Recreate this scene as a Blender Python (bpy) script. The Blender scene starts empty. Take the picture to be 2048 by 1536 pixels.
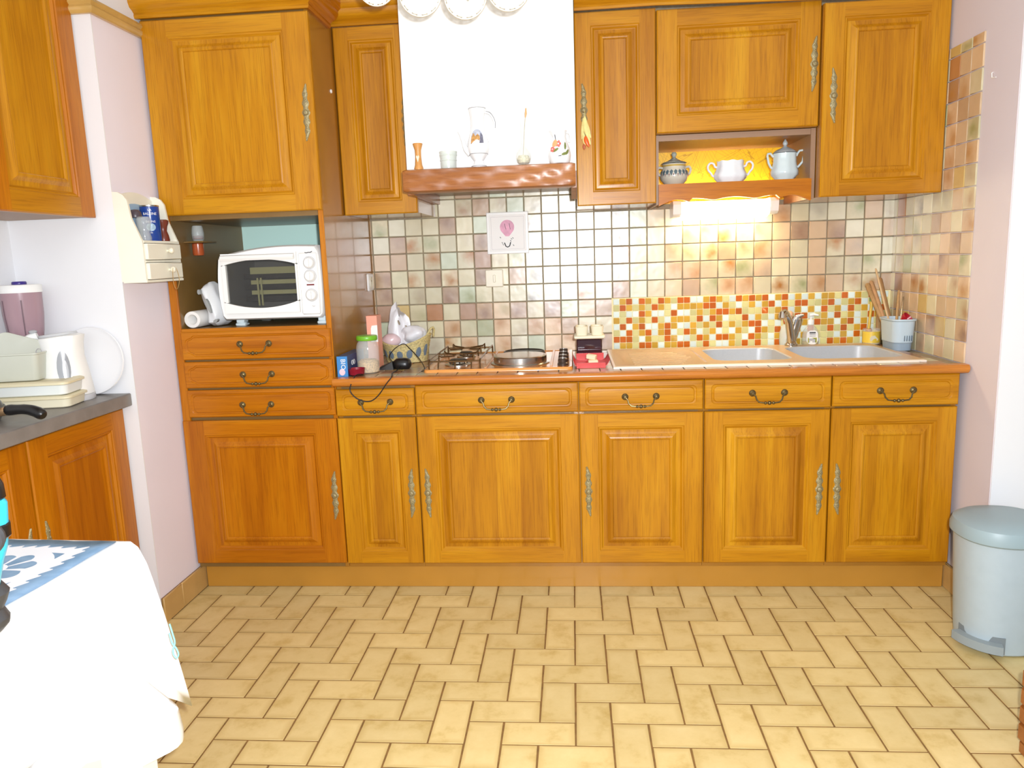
import bpy, math, random
from mathutils import Vector, Matrix
random.seed(7)
D = bpy.data
SC = bpy.context.scene
COL = SC.collection
PI = math.pi

# ---------------------------------------------------------------- camera, light, exposure
cam_d = D.cameras.new('camera'); cam = D.objects.new('camera', cam_d); COL.objects.link(cam)
cam_d.sensor_fit = 'HORIZONTAL'; cam_d.sensor_width = 36.0; cam_d.lens = 26.5106
cam_d.clip_start = 0.05
cam.matrix_world = Matrix(((0.996348, 0.021647, 0.082595, 0.82826),
                           (0.077779, 0.168981, -0.982546, -3.448052),
                           (-0.035226, 0.985382, 0.16668, 1.298127),
                           (0, 0, 0, 1)))
SC.camera = cam

W = D.worlds.new('world'); SC.world = W; W.use_nodes = True
bg = W.node_tree.nodes['Background']
bg.inputs[0].default_value = (0.90, 0.96, 1.04, 1); bg.inputs[1].default_value = 0.38

def light(name, kind, loc, energy, color=(1, 1, 1), size=0.1, target=None, size_y=None, angle=None):
    l = D.lights.new(name, kind); l.energy = energy; l.color = color
    if kind == 'AREA':
        l.size = size
        l.shape = 'DISK'
        if size_y: l.shape = 'RECTANGLE'; l.size_y = size_y
    else:
        l.shadow_soft_size = size
    o = D.objects.new(name, l); COL.objects.link(o); o.location = loc
    if target: o.rotation_euler = (Vector(target) - Vector(loc)).to_track_quat('-Z', 'Y').to_euler()
    return o
# the camera's built-in flash, just above and right of the lens
light('flash_light', 'AREA', (0.89, -3.46, 1.365), 72, (0.98, 1.0, 1.05), 0.045, target=(0.80, -0.4, 1.05))
# soft fill added behind the photographer, for the room's daylight
light('fill_light', 'AREA', (0.2, -4.6, 1.7), 25, (0.90, 0.96, 1.0), 2.2, target=(0.6, -0.3, 1.0), size_y=1.3)

SC.view_settings.view_transform = 'Standard'
SC.view_settings.look = 'None'
SC.view_settings.gamma = 1.0
SC.view_settings.use_curve_mapping = False
SC.view_settings.exposure = 0.0

# ---------------------------------------------------------------- materials
def srgb(r, g, b):
    f = lambda c: (c / 255 / 12.92) if c / 255 <= 0.04045 else ((c / 255 + 0.055) / 1.055) ** 2.4
    return (f(r), f(g), f(b), 1)
class NT:
    def __init__(s, name):
        s.m = D.materials.new(name); s.m.use_nodes = True; s.t = s.m.node_tree
        s.b = s.t.nodes['Principled BSDF']
    def n(s, typ, **kw):
        x = s.t.nodes.new('ShaderNode' + typ)
        for k, v in kw.items():
            if k.startswith('i_'): x.inputs[int(k[2:])].default_value = v
            else: setattr(x, k, v)
        return x
    def l(s, a, b): s.t.links.new(a, b)
    def set(s, **kw):
        names = dict(color='Base Color', rough='Roughness', metal='Metallic', trans='Transmission Weight', ior='IOR',
                     spec='Specular IOR Level', coat='Coat Weight', alpha='Alpha', sheen='Sheen Weight', coatr='Coat Roughness',
                     emit='Emission Color', estr='Emission Strength', sss='Subsurface Weight')
        for k, v in kw.items(): s.b.inputs[names[k]].default_value = v
        return s
    def math(s, op, a, b=None):
        x = s.n('Math', operation=op)
        for i, v in enumerate((a, b)):
            if v is None: continue
            if isinstance(v, (int, float)): x.inputs[i].default_value = v
            else: s.l(v, x.inputs[i])
        return x.outputs[0]
    def ramp(s, fac, stops):
        r = s.n('ValToRGB'); e = r.color_ramp.elements
        while len(e) < len(stops): e.new(0.5)
        for q, (p, c) in zip(e, stops): q.position = p; q.color = c
        s.l(fac, r.inputs[0]); return r.outputs[0]
    def mix(s, fac, a, b, mode='MIX'):
        x = s.n('Mix', data_type='RGBA', blend_type=mode)
        for i, v in ((0, fac), (6, a), (7, b)):
            if isinstance(v, (int, float, tuple)): x.inputs[i].default_value = v
            else: s.l(v, x.inputs[i])
        return x.outputs[2]
    def bump(s, h, strength=0.2, dist=0.01):
        b = s.n('Bump'); b.inputs['Strength'].default_value = strength; b.inputs['Distance'].default_value = dist
        s.l(h, b.inputs['Height']); s.l(b.outputs[0], s.b.inputs['Normal'])

def plain(name, rgb, rough=0.5, noise=0.0, nscale=40, bump=0.0, **kw):
    t = NT(name); t.set(color=srgb(*rgb), rough=rough, **kw)
    if noise or bump:
        tc = t.n('TexCoord'); nz = t.n('TexNoise'); nz.inputs['Scale'].default_value = nscale
        nz.inputs['Detail'].default_value = 4; t.l(tc.outputs['Object'], nz.inputs['Vector'])
        if noise:
            a = srgb(*rgb); lo = tuple(c * (1 - noise) for c in a[:3]) + (1,); hi = tuple(min(1, c * (1 + noise)) for c in a[:3]) + (1,)
            t.l(t.ramp(nz.outputs[0], [(0.3, lo), (0.7, hi)]), t.b.inputs['Base Color'])
        if bump: t.bump(nz.outputs[0], bump, 0.004)
    return t.m

def wood(name, axis, dark, mid, lite, strips=False, rough=0.33, fine=42):
    """oiled oak; grain runs along axis 0/1/2 of the object"""
    t = NT(name); t.set(rough=rough, spec=0.35, coat=0.04, coatr=0.2)
    tc = t.n('TexCoord'); oi = t.n('ObjectInfo')
    off = t.n('CombineXYZ')
    for i, k in enumerate((13.7, 7.3, 29.1)): t.l(t.math('MULTIPLY', oi.outputs['Random'], k), off.inputs[i])
    add = t.n('VectorMath', operation='ADD'); t.l(tc.outputs['Object'], add.inputs[0]); t.l(off.outputs[0], add.inputs[1])
    def noise(sc_across, sc_along, detail, dist):
        mp = t.n('Mapping'); s = [sc_across] * 3; s[axis] = sc_along; mp.inputs['Scale'].default_value = s
        t.l(add.outputs[0], mp.inputs['Vector'])
        nz = t.n('TexNoise'); nz.inputs['Scale'].default_value = 1; nz.inputs['Detail'].default_value = detail
        nz.inputs['Distortion'].default_value = dist; t.l(mp.outputs[0], nz.inputs['Vector']); return nz.outputs[0]
    broad = noise(7, 0.9, 3, 1.2); grain = noise(fine, 2.0, 6, 0.5); pores = noise(260, 9, 3, 0.0)
    v = t.math('ADD', t.math('MULTIPLY', broad, 0.62), t.math('MULTIPLY', grain, 0.38))
    if strips:
        sx = t.n('SeparateXYZ'); t.l(add.outputs[0], sx.inputs[0])
        k = t.math('FLOOR', t.math('MULTIPLY', t.math('ADD', sx.outputs[0], sx.outputs[1]), 11.0))
        wn = t.n('TexWhiteNoise', noise_dimensions='1D'); t.l(k, wn.inputs['W'])
        v = t.math('ADD', v, t.math('MULTIPLY', t.math('SUBTRACT', wn.outputs[0], 0.5), 0.20))
    c = t.ramp(v, [(0.30, dark), (0.52, mid), (0.74, lite)])
    p = t.ramp(pores, [(0.36, (0.62, 0.55, 0.5, 1)), (0.50, (1, 1, 1, 1))])
    t.l(t.mix(0.45, c, p, 'MULTIPLY'), t.b.inputs['Base Color'])
    t.bump(grain, 0.12, 0.002)
    return t.m
WD, WM, WL = srgb(160, 100, 6), srgb(186, 125, 12), srgb(204, 148, 26)
wood_v = wood('oak_vertical', 2, WD, WM, WL)
wood_h = wood('oak_horizontal', 0, WD, WM, WL)
wood_y = wood('oak_depthwise', 1, WD, WM, WL)
wood_p = wood('oak_panel', 2, WD, WM, WL, strips=True)
wood_nose = wood('oak_nosing', 0, srgb(168, 98, 32), srgb(190, 118, 44), srgb(206, 138, 60), rough=0.25)
wood_beam = wood('beam_oak', 0, srgb(136, 80, 36), srgb(158, 98, 48), srgb(176, 116, 62), rough=0.30)
RD, RM, RL = srgb(160, 88, 4), srgb(182, 108, 6), srgb(196, 126, 14)  # same oak, with the weaker flash light put into a redder colour
wood_rv = wood('oak_dim_vertical', 2, RD, RM, RL)
wood_rh = wood('oak_dim_horizontal', 0, RD, RM, RL)
wood_ry = wood('oak_dim_depthwise', 1, RD, RM, RL)
wood_rp = wood('oak_dim_panel', 2, RD, RM, RL, strips=True)
wood_spoon = wood('spoon_wood', 2, srgb(150, 116, 72), srgb(180, 143, 96), srgb(202, 168, 120), rough=0.6)
lam_brown = plain('brown_laminate', (160, 110, 38), 0.22, noise=0.08, nscale=6, coat=0.2)
lam_dark = plain('dark_laminate', (124, 94, 48), 0.35, noise=0.1, nscale=8)
lam_pale = plain('pale_brown_edge', (150, 118, 92), 0.45)
brass = plain('antique_brass', (112, 98, 64), 0.34, noise=0.25, nscale=180, metal=0.75)
brass_flat = plain('worn_brass', (150, 138, 100), 0.42, noise=0.3, nscale=220, metal=0.35, bump=0.5)
pink_wall = plain('pink_paint', (234, 228, 238), 0.75, noise=0.02, nscale=3, bump=0.03)
pink_wall_r = plain('pink_paint_right', (214, 206, 212), 0.75, noise=0.02, nscale=3, bump=0.03)  # the same pink, darkened in colour to offset stronger light on this side
white_wall = plain('white_paint', (230, 230, 232), 0.75, noise=0.015, nscale=3, bump=0.03)
ceil_white = plain('ceiling_paint', (240, 240, 236), 0.85, noise=0.015, nscale=3)
chim_white = plain('chimney_plaster', (244, 243, 240), 0.8, noise=0.01, nscale=4, bump=0.05)
trim_wood = plain('varnished_pine', (196, 160, 92), 0.25, noise=0.10, nscale=9, coat=0.3)
plinth_m = plain('plinth_laminate', (182, 130, 50), 0.20, noise=0.06, nscale=5)
base_tile = plain('skirting_tile', (196, 158, 96), 0.35, noise=0.10, nscale=9)
grout_wall = plain('grey_grout', (150, 138, 116), 0.9, noise=0.15, nscale=60)
grout_floor = plain('brown_grout', (130, 96, 50), 0.9, noise=0.2, nscale=40)
grout_mos = plain('cream_grout', (240, 226, 176), 0.8)
grey_top = plain('grey_laminate', (128, 124, 120), 0.4, noise=0.10, nscale=20)
black_pl = plain('black_plastic', (22, 21, 22), 0.32)
dark_m = plain('dark_interior', (24, 22, 22), 0.7)
white_pl = plain('white_plastic', (235, 235, 232), 0.35)
cream_pl = plain('cream_plastic', (228, 220, 190), 0.4)
ivory = plain('ivory_plastic', (236, 230, 208), 0.35)
cream_paint = plain('cream_paint', (236, 233, 216), 0.55, noise=0.02, nscale=10)
porcelain = plain('white_porcelain', (236, 238, 240), 0.12, coat=0.4)
porc_pale = plain('pale_porcelain', (208, 222, 224), 0.14, coat=0.4)
chrome = plain('chrome', (205, 205, 205), 0.12, metal=1.0)
steel = plain('brushed_steel', (190, 186, 178), 0.25, metal=1.0)
iron = plain('blackened_iron', (52, 46, 42), 0.4, metal=0.6)
bronze_wire = plain('bronze_wire', (120, 92, 58), 0.3, metal=0.8)
teal_m = plain('mint_back_panel', (216, 255, 244), 0.6)
enamel = plain('peach_enamel', (214, 142, 66), 0.22, noise=0.05, nscale=25, coat=0.3)
enamel_rim = plain('peach_enamel_rim', (216, 162, 116), 0.25)
sink_m = plain('beige_resin', (200, 170, 130), 0.35, noise=0.04, nscale=120)
sink_bowl = plain('resin_bowl_shade', (178, 182, 186), 0.35, noise=0.03, nscale=160)  # same resin; the bowls' shade and reflections are put into this grey
sink_rim = plain('resin_rim_highlight', (232, 222, 206), 0.35)  # same resin; the white highlights along the rim are put into the colour
bin_grey = plain('grey_bin_plastic', (174, 190, 198), 0.45, noise=0.02, nscale=30)
bin_lid = plain('grey_green_bin_lid', (150, 170, 176), 0.42)
def glass(name, rgb, rough=0.04, trans=0.9, ior=1.35):
    t = NT(name); t.set(color=srgb(*rgb), rough=rough, trans=trans, ior=ior, spec=0.5); return t.m
def thin_glass(name, rgb, alpha, rough=0.05):
    t = NT(name); t.set(color=srgb(*rgb), rough=rough, alpha=alpha, spec=0.6); return t.m
clear_glass = thin_glass('clear_glass', (232, 238, 236), 0.28)
frost_glass = thin_glass('frosted_glass', (226, 234, 228), 0.62, 0.3)
oven_glass = thin_glass('oven_glass', (60, 60, 58), 0.30, 0.04)
smoke_pl = thin_glass('smoky_mauve_plastic', (182, 150, 158), 0.72, 0.18)
trans_box = thin_glass('milky_plastic', (216, 218, 204), 0.74, 0.35)
red_m = plain('red_lacquer', (196, 22, 12), 0.35)
maroon_pl = plain('maroon_plastic', (140, 26, 44), 0.25)
plum_m = plain('plum_lacquer', (58, 34, 40), 0.08, coat=0.5)
green_lid = plain('green_lid', (110, 176, 42), 0.35)
blue_m = plain('blue_card', (62, 132, 196), 0.4)
blue_dark = plain('dark_blue_card', (44, 66, 112), 0.4)
navy = plain('can_blue', (28, 62, 140), 0.25)
pink_card = plain('pink_card', (232, 160, 136), 0.5)
white_card = plain('white_card', (238, 236, 232), 0.5)
straw = plain('woven_straw', (198, 182, 126), 0.7, noise=0.3, nscale=140, bump=0.8)
blue_grey = plain('blue_grey_print', (104, 120, 134), 0.3)
bag_m = thin_glass('white_carrier_bag', (236, 236, 240), 0.82, 0.3)
bag_pink = thin_glass('pink_bag', (236, 206, 208), 0.85, 0.3)
nuts = plain('dry_pasta', (206, 170, 112), 0.7, noise=0.4, nscale=160, bump=1.0)
cyan_m = plain('turquoise_plastic', (52, 190, 222), 0.25)
grey_rub = plain('dark_grey_rubber', (62, 62, 64), 0.5)
caddy_blue = plain('pale_blue_plastic', (188, 206, 216), 0.4)
caddy_base = plain('slate_blue_plastic', (140, 160, 178), 0.4)
orange_m = plain('orange_glaze', (222, 92, 20), 0.35)
tan_ceramic = plain('tan_ceramic', (206, 146, 78), 0.4, noise=0.1, nscale=40)
yellow_lbl = plain('yellow_label', (228, 196, 70), 0.4)
leaf_m = plain('pale_husk', (226, 214, 140), 0.6, noise=0.15, nscale=60)
soap_liq = glass('yellow_soap', (232, 206, 60), 0.05, 0.6, 1.2)
ink = plain('dark_ink', (52, 50, 56), 0.5)
pale_ink = plain('pale_line', (172, 168, 170), 0.5)
pink_ink = plain('rose_ink', (196, 110, 140), 0.35)
gold_ink = plain('gold_ochre_ink', (190, 134, 66), 0.4)
green_ink = plain('olive_ink', (120, 130, 70), 0.45)
rose_red = plain('coral_ink', (220, 110, 100), 0.45)
olive_lbl = plain('olive_label', (176, 176, 60), 0.45)
cloth_w = plain('white_cloth', (240, 240, 240), 0.9, noise=0.02, nscale=8, bump=0.05)
cloth_cream = plain('cream_hem', (236, 222, 196), 0.9)

def tile_mat():
    """one glazed wall tile; object colour = its own glaze, props smudge/sx/sz = its brush stain"""
    t = NT('glazed_tile'); t.set(rough=0.30, spec=0.8, coat=0.5, coatr=0.24)
    oi = t.n('ObjectInfo'); tc = t.n('TexCoord')
    at = [t.n('Attribute', attribute_type='OBJECT', attribute_name=k).outputs['Fac'] for k in ('smudge', 'sx', 'sz', 'tone')]
    sp = t.n('SeparateXYZ'); t.l(tc.outputs['Generated'], sp.inputs[0])
    dx = t.math('SUBTRACT', t.math('MAXIMUM', sp.outputs[0], 0), at[1]); dz = t.math('SUBTRACT', sp.outputs[2], at[2])
    d = t.math('SQRT', t.math('ADD', t.math('MULTIPLY', dx, dx), t.math('MULTIPLY', dz, dz)))
    nz = t.n('TexNoise'); nz.inputs['Scale'].default_value = 26; t.l(tc.outputs['Object'], nz.inputs['Vector'])
    add = t.n('VectorMath', operation='ADD'); cb = t.n('CombineXYZ'); t.l(t.math('MULTIPLY', oi.outputs['Random'], 90), cb.inputs[0])
    t.l(tc.outputs['Object'], add.inputs[0]); t.l(cb.outputs[0], add.inputs[1]); t.l(add.outputs[0], nz.inputs['Vector'])
    d = t.math('ADD', d, t.math('MULTIPLY', t.math('SUBTRACT', nz.outputs[0], 0.5), 0.8))
    f = t.ramp(d, [(0.02, (1, 1, 1, 1)), (0.72, (0, 0, 0, 1))])
    stain = t.ramp(at[3], [(0.0, srgb(172, 112, 24)), (0.34, srgb(140, 102, 78)), (0.67, srgb(146, 152, 96)), (1.0, srgb(120, 112, 108))])
    fac = t.math('MULTIPLY', f, at[0])
    base = t.mix(fac, oi.outputs['Color'], stain)
    n2 = t.n('TexNoise'); n2.inputs['Scale'].default_value = 14; t.l(add.outputs[0], n2.inputs['Vector'])
    sh = t.ramp(n2.outputs[0], [(0.3, (0.90, 0.88, 0.85, 1)), (0.7, (1, 1, 1, 1))])
    t.l(t.mix(1.0, base, sh, 'MULTIPLY'), t.b.inputs['Base Color'])
    t.bump(n2.outputs[0], 0.35, 0.006)
    return t.m
glazed = tile_mat()
def mosaic_mat():
    t = NT('glass_mosaic'); t.set(rough=0.14, coat=0.3)
    oi = t.n('ObjectInfo'); t.l(oi.outputs['Color'], t.b.inputs['Base Color']); return t.m
mos_m = mosaic_mat()
def floor_mat():
    t = NT('floor_terracotta'); t.set(rough=0.42, spec=0.4)
    tc = t.n('TexCoord'); oi = t.n('ObjectInfo'); cb = t.n('CombineXYZ')
    t.l(t.math('MULTIPLY', oi.outputs['Random'], 70), cb.inputs[0])
    add = t.n('VectorMath', operation='ADD'); t.l(tc.outputs['Object'], add.inputs[0]); t.l(cb.outputs[0], add.inputs[1])
    nz = t.n('TexNoise'); nz.inputs['Scale'].default_value = 9; nz.inputs['Detail'].default_value = 5
    nz.inputs['Roughness'].default_value = 0.65; t.l(add.outputs[0], nz.inputs['Vector'])
    n3 = t.n('TexNoise'); n3.inputs['Scale'].default_value = 60; n3.inputs['Detail'].default_value = 3; t.l(add.outputs[0], n3.inputs['Vector'])
    c = t.ramp(nz.outputs[0], [(0.28, srgb(196, 168, 102)), (0.46, srgb(217, 194, 134)), (0.72, srgb(226, 205, 148))])
    v = t.math('ADD', 0.92, t.math('MULTIPLY', oi.outputs['Random'], 0.14))
    cc = t.n('CombineColor'); [t.l(v, cc.inputs[i]) for i in range(3)]
    # dirt worn into the edges of each tile
    sp = t.n('SeparateXYZ'); t.l(tc.outputs['Generated'], sp.inputs[0])
    ed = [t.math('ABSOLUTE', t.math('SUBTRACT', sp.outputs[i], 0.5)) for i in (0, 1)]
    e = t.math('MAXIMUM', ed[0], ed[1])
    e = t.math('ADD', e, t.math('MULTIPLY', t.math('SUBTRACT', nz.outputs[0], 0.5), 0.25))
    ef = t.ramp(e, [(0.40, (1, 1, 1, 1)), (0.54, (0.80, 0.74, 0.62, 1))])
    t.l(t.mix(1.0, t.mix(1.0, c, cc.outputs[0], 'MULTIPLY'), ef, 'MULTIPLY'), t.b.inputs['Base Color'])
    t.bump(n3.outputs[0], 0.08, 0.003)
    return t.m
floor_m = floor_mat()
def straw_back_mat():
    """yellow niche back with fine crossed straw lines"""
    t = NT('yellow_straw_paper'); t.set(rough=0.35)
    tc = t.n('TexCoord'); lines = None
    for rot in (0.5, -0.6, 1.2, -1.1):
        mp = t.n('Mapping'); mp.inputs['Rotation'].default_value = (0, rot, 0); t.l(tc.outputs['Object'], mp.inputs['Vector'])
        sc = t.n('Mapping'); sc.inputs['Scale'].default_value = (3.0, 1, 46.0); t.l(mp.outputs[0], sc.inputs['Vector'])
        nz = t.n('TexNoise'); nz.inputs['Scale'].default_value = 1.0; nz.inputs['Detail'].default_value = 0; t.l(sc.outputs[0], nz.inputs['Vector'])
        k = t.math('LESS_THAN', t.math('ABSOLUTE', t.math('SUBTRACT', nz.outputs[0], 0.40)), 0.010)
        lines = k if lines is None else t.math('MAXIMUM', lines, k)
    t.l(t.mix(t.math('MULTIPLY', lines, 0.6), srgb(226, 186, 24), srgb(150, 112, 14)), t.b.inputs['Base Color'])
    return t.m
straw_back = straw_back_mat()
def lamp_mat(name, col, strength):
    t = NT(name); t.set(color=(1, 1, 1, 1), emit=col, estr=strength); return t.m
tube_m = lamp_mat('lit_tube', (1.0, 0.80, 0.46, 1), 30)
def lace_mat():
    """printed lace on the blue runner: white scallops and a flower wheel, in the runner's own coordinates"""
    t = NT('lace_print'); t.set(rough=0.9)
    tc = t.n('TexCoord'); sp = t.n('SeparateXYZ'); t.l(tc.outputs['Object'], sp.inputs[0])
    x, y = sp.outputs[0], sp.outputs[1]
    nz = t.n('TexNoise'); nz.inputs['Scale'].default_value = 25; t.l(tc.outputs['Object'], nz.inputs['Vector'])
    blue = t.ramp(nz.outputs[0], [(0.3, srgb(104, 136, 166)), (0.7, srgb(132, 160, 188))])
    # distance to the runner's two near edges (edges at x=0 and y=0, negative inside)
    e = t.math('MAXIMUM', x, y)
    wav = t.math('MULTIPLY', t.math('SINE', t.math('MULTIPLY', t.math('SUBTRACT', x, y), 210.0)), 0.005)
    e2 = t.math('ADD', e, wav)
    inside = t.math('LESS_THAN', e2, -0.036)
    core = t.math('LESS_THAN', e, -0.066)
    # flower wheel
    cx = t.math('ADD', x, 0.150); cy = t.math('ADD', y, 0.150)
    r = t.math('SQRT', t.math('ADD', t.math('MULTIPLY', cx, cx), t.math('MULTIPLY', cy, cy)))
    a = t.math('ARCTAN2', cy, cx)
    pet = t.math('ABSOLUTE', t.math('SINE', t.math('MULTIPLY', a, 4.0)))
    petal = t.math('MULTIPLY', t.math('GREATER_THAN', pet, 0.34), t.math('MULTIPLY', t.math('GREATER_THAN', r, 0.022), t.math('LESS_THAN', r, t.math('ADD', 0.055, t.math('MULTIPLY', pet, 0.018)))))
    ring = t.math('MULTIPLY', t.math('GREATER_THAN', r, 0.100), t.math('GREATER_THAN', t.math('SINE', t.math('MULTIPLY', r, 130.0)), 0.35))
    hole = t.math('MULTIPLY', core, t.math('MAXIMUM', petal, ring))
    white = t.math('SUBTRACT', inside, hole)
    t.l(t.mix(white, blue, srgb(226, 228, 234)), t.b.inputs['Base Color'])
    return t.m
lace_m = lace_mat()

# ---------------------------------------------------------------- geometry helpers
class MB:
    """collects shapes; build() links them as ONE mesh object"""
    def __init__(s): s.v = []; s.f = []; s.m = []
    def add(s, vs, fs, mi=0):
        o = len(s.v); s.v += [tuple(p) for p in vs]; s.f += [tuple(o + i for i in f) for f in fs]; s.m += [mi] * len(fs); return s
    def box(s, x0, x1, y0, y1, z0, z1, mi=0, ch=0.0):
        if ch <= 0:
            vs = [(x, y, z) for z in (z0, z1) for y in (y0, y1) for x in (x0, x1)]
            return s.add(vs, [(0, 2, 3, 1), (4, 5, 7, 6), (0, 1, 5, 4), (2, 6, 7, 3), (0, 4, 6, 2), (1, 3, 7, 5)], mi)
        c = min(ch, (x1 - x0) / 2.01, (y1 - y0) / 2.01, (z1 - z0) / 2.01)
        def rect(z, d):
            a, b, e, g = x0 + d, x1 - d, y0 + d, y1 - d
            return [(a + c - d, e, z), (b - c + d, e, z), (b, e + c - d, z), (b, g - c + d, z), (b - c + d, g, z), (a + c - d, g, z), (a, g - c + d, z), (a, e + c - d, z)]
        def inner(z):
            return [(x0 + c, y0 + c, z), (x1 - c, y0 + c, z), (x1 - c, y0 + c, z), (x1 - c, y1 - c, z), (x1 - c, y1 - c, z), (x0 + c, y1 - c, z), (x0 + c, y1 - c, z), (x0 + c, y0 + c, z)]
        def rr(z):
            return [(x0 + c, y0, z), (x1 - c, y0, z), (x1, y0 + c, z), (x1, y1 - c, z), (x1 - c, y1, z), (x0 + c, y1, z), (x0, y1 - c, z), (x0, y0 + c, z)]
        return s.loops([inner(z0), rr(z0 + c), rr(z1 - c), inner(z1)], mi, caps=True)
    def loops(s, rings, mi=0, caps=True, closed=True, flip=False):
        n = len(rings[0]); vs = [p for r in rings for p in r]; fs = []
        for k in range(len(rings) - 1):
            for i in range(n if closed else n - 1):
                j = (i + 1) % n; q = (k * n + i, k * n + j, (k + 1) * n + j, (k + 1) * n + i)
                fs.append(q[::-1] if flip else q)
        if caps:
            a = tuple(range(n))[::-1]; b = tuple(range((len(rings) - 1) * n, len(rings) * n))
            fs += [a[::-1], b[::-1]] if flip else [a, b]
        return s.add(vs, fs, mi)
    def lathe(s, prof, n=24, c=(0, 0, 0), axis='z', mi=0, caps=True):
        rings = []
        for r, h in prof:
            ring = []
            for i in range(n):
                a = 2 * PI * i / n; p = (r * math.cos(a), r * math.sin(a), h)
                if axis == 'y': p = (p[0], -p[2], p[1])      # axis towards the viewer (-y)
                elif axis == 'x': p = (p[2], p[0], p[1])
                ring.append((p[0] + c[0], p[1] + c[1], p[2] + c[2]))
            rings.append(ring)
        return s.loops(rings, mi, caps=caps)
    def tube(s, pts, r, n=8, mi=0, closed=False, caps=True):
        pts = [Vector(p) for p in pts]; N = len(pts); rings = []; up = None
        for k in range(N):
            if closed: t = pts[(k + 1) % N] - pts[k - 1]
            else: t = pts[min(k + 1, N - 1)] - pts[max(k - 1, 0)]
            if t.length < 1e-9: t = Vector((0, 0, 1))
            t.normalize()
            if up is None:
                up = Vector((0, 0, 1)) if abs(t.z) < 0.9 else Vector((0, 1, 0))
            u = (up - t * up.dot(t)); u = u.normalized() if u.length > 1e-6 else t.orthogonal().normalized()
            up = u; w = t.cross(u); rad = r[k] if isinstance(r, (list, tuple)) else r
            rings.append([tuple(pts[k] + (u * math.cos(2 * PI * i / n) + w * math.sin(2 * PI * i / n)) * rad) for i in range(n)])
        if closed: rings.append(rings[0])
        return s.loops(rings, mi, caps=caps and not closed)
    def prism(s, out, y0, y1, mi=0, axis='y'):
        """closed 2D outline (a,b) extruded along an axis; axis y: a=x b=z, axis x: a=y b=z, axis z: a=x b=y"""
        f = {'y': lambda a, b, h: (a, h, b), 'x': lambda a, b, h: (h, a, b), 'z': lambda a, b, h: (a, b, h)}[axis]
        return s.loops([[f(a, b, y0) for a, b in out], [f(a, b, y1) for a, b in out]], mi)
    def ball(s, c, r, n=10, mi=0, sz=1.0):
        m = max(5, n // 2 + 1)
        return s.lathe([(max(1e-4, r * math.sin(PI * k / m)), -r * sz * math.cos(PI * k / m)) for k in range(m + 1)], n, c, mi=mi)
    def xf(s, fn):
        s.v = [tuple(fn(*p)) for p in s.v]; return s
    def join(s, o, mi=0):
        k = len(s.v); s.v += o.v; s.f += [tuple(k + i for i in f) for f in o.f]; s.m += [i + mi for i in o.m]; return s
    def mesh(s, name, mats, smooth=True, angle=38):
        me = D.meshes.new(name); me.from_pydata(s.v, [], s.f)
        for m in (mats if isinstance(mats, (list, tuple)) else [mats]): me.materials.append(m)
        if len(me.materials) > 1: me.polygons.foreach_set('material_index', s.m)
        import bmesh
        b = bmesh.new(); b.from_mesh(me); bmesh.ops.remove_doubles(b, verts=b.verts, dist=1e-6)
        bmesh.ops.recalc_face_normals(b, faces=b.faces); b.to_mesh(me); b.free()
        if smooth:
            me.polygons.foreach_set('use_smooth', [True] * len(me.polygons)); me.set_sharp_from_angle(angle=math.radians(angle))
        me.update(); return me
    def build(s, name, mats, parent=None, at=None, smooth=True, angle=38):
        """mesh in world coordinates; its origin is put at its parent's (or at the point given)"""
        base = Vector(at) if at is not None else (world_of(parent) if parent else None)
        if base is None:
            base = Vector((sum(p[0] for p in s.v) / len(s.v), sum(p[1] for p in s.v) / len(s.v), min(p[2] for p in s.v)))
        s.xf(lambda x, y, z: (x - base[0], y - base[1], z - base[2]))
        return link(name, s.mesh(name, mats, smooth, angle), parent, base)
def world_of(o):
    p = Vector((0, 0, 0))
    while o: p = p + o.location; o = o.parent
    return p
def link(name, data, parent=None, loc=(0, 0, 0)):
    o = D.objects.new(name, data); COL.objects.link(o)
    if parent:
        o.parent = parent; o.location = Vector(loc) - world_of(parent)
    else: o.location = loc
    return o
def thing(name, label, cat, loc=(0, 0, 0), group=None):
    o = D.objects.new(name, None); COL.objects.link(o); o.location = loc; o.empty_display_size = 0.05
    return tag(o, label, cat, group)
def tag(o, label=None, cat=None, group=None, kind=None):
    for k, v in (('label', label), ('category', cat), ('group', group), ('kind', kind)):
        if v: o[k] = v
    return o
def struct(o): o['kind'] = 'structure'; return o
def arc(cx, cy, r, a0, a1, n):
    return [(cx + r * math.cos(math.radians(a0 + (a1 - a0) * i / (n - 1))), cy + r * math.sin(math.radians(a0 + (a1 - a0) * i / (n - 1)))) for i in range(n)]
def rrect(x0, x1, y0, y1, r, n=5):
    """rounded rectangle outline, counter-clockwise"""
    return arc(x1 - r, y0 + r, r, -90, 0, n) + arc(x1 - r, y1 - r, r, 0, 90, n) + arc(x0 + r, y1 - r, r, 90, 180, n) + arc(x0 + r, y0 + r, r, 180, 270, n)
def srect(x0, x1, y0, y1, d, n=5):
    """plain rectangle outline with the same vertex count as rrect"""
    def cor(px, py, ax, ay, bx, by):
        out = []
        for i in range(n):
            t = i / (n - 1)
            if t <= 0.5: k = 1 - 2 * t; out.append((px + ax * d * k, py + ay * d * k))
            else: k = 2 * t - 1; out.append((px + bx * d * k, py + by * d * k))
        return out
    return cor(x1, y0, -1, 0, 0, 1) + cor(x1, y1, 0, -1, -1, 0) + cor(x0, y1, 1, 0, 0, -1) + cor(x0, y0, 0, 1, 1, 0)
def lerp(a, b, t): return a + (b - a) * t
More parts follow.
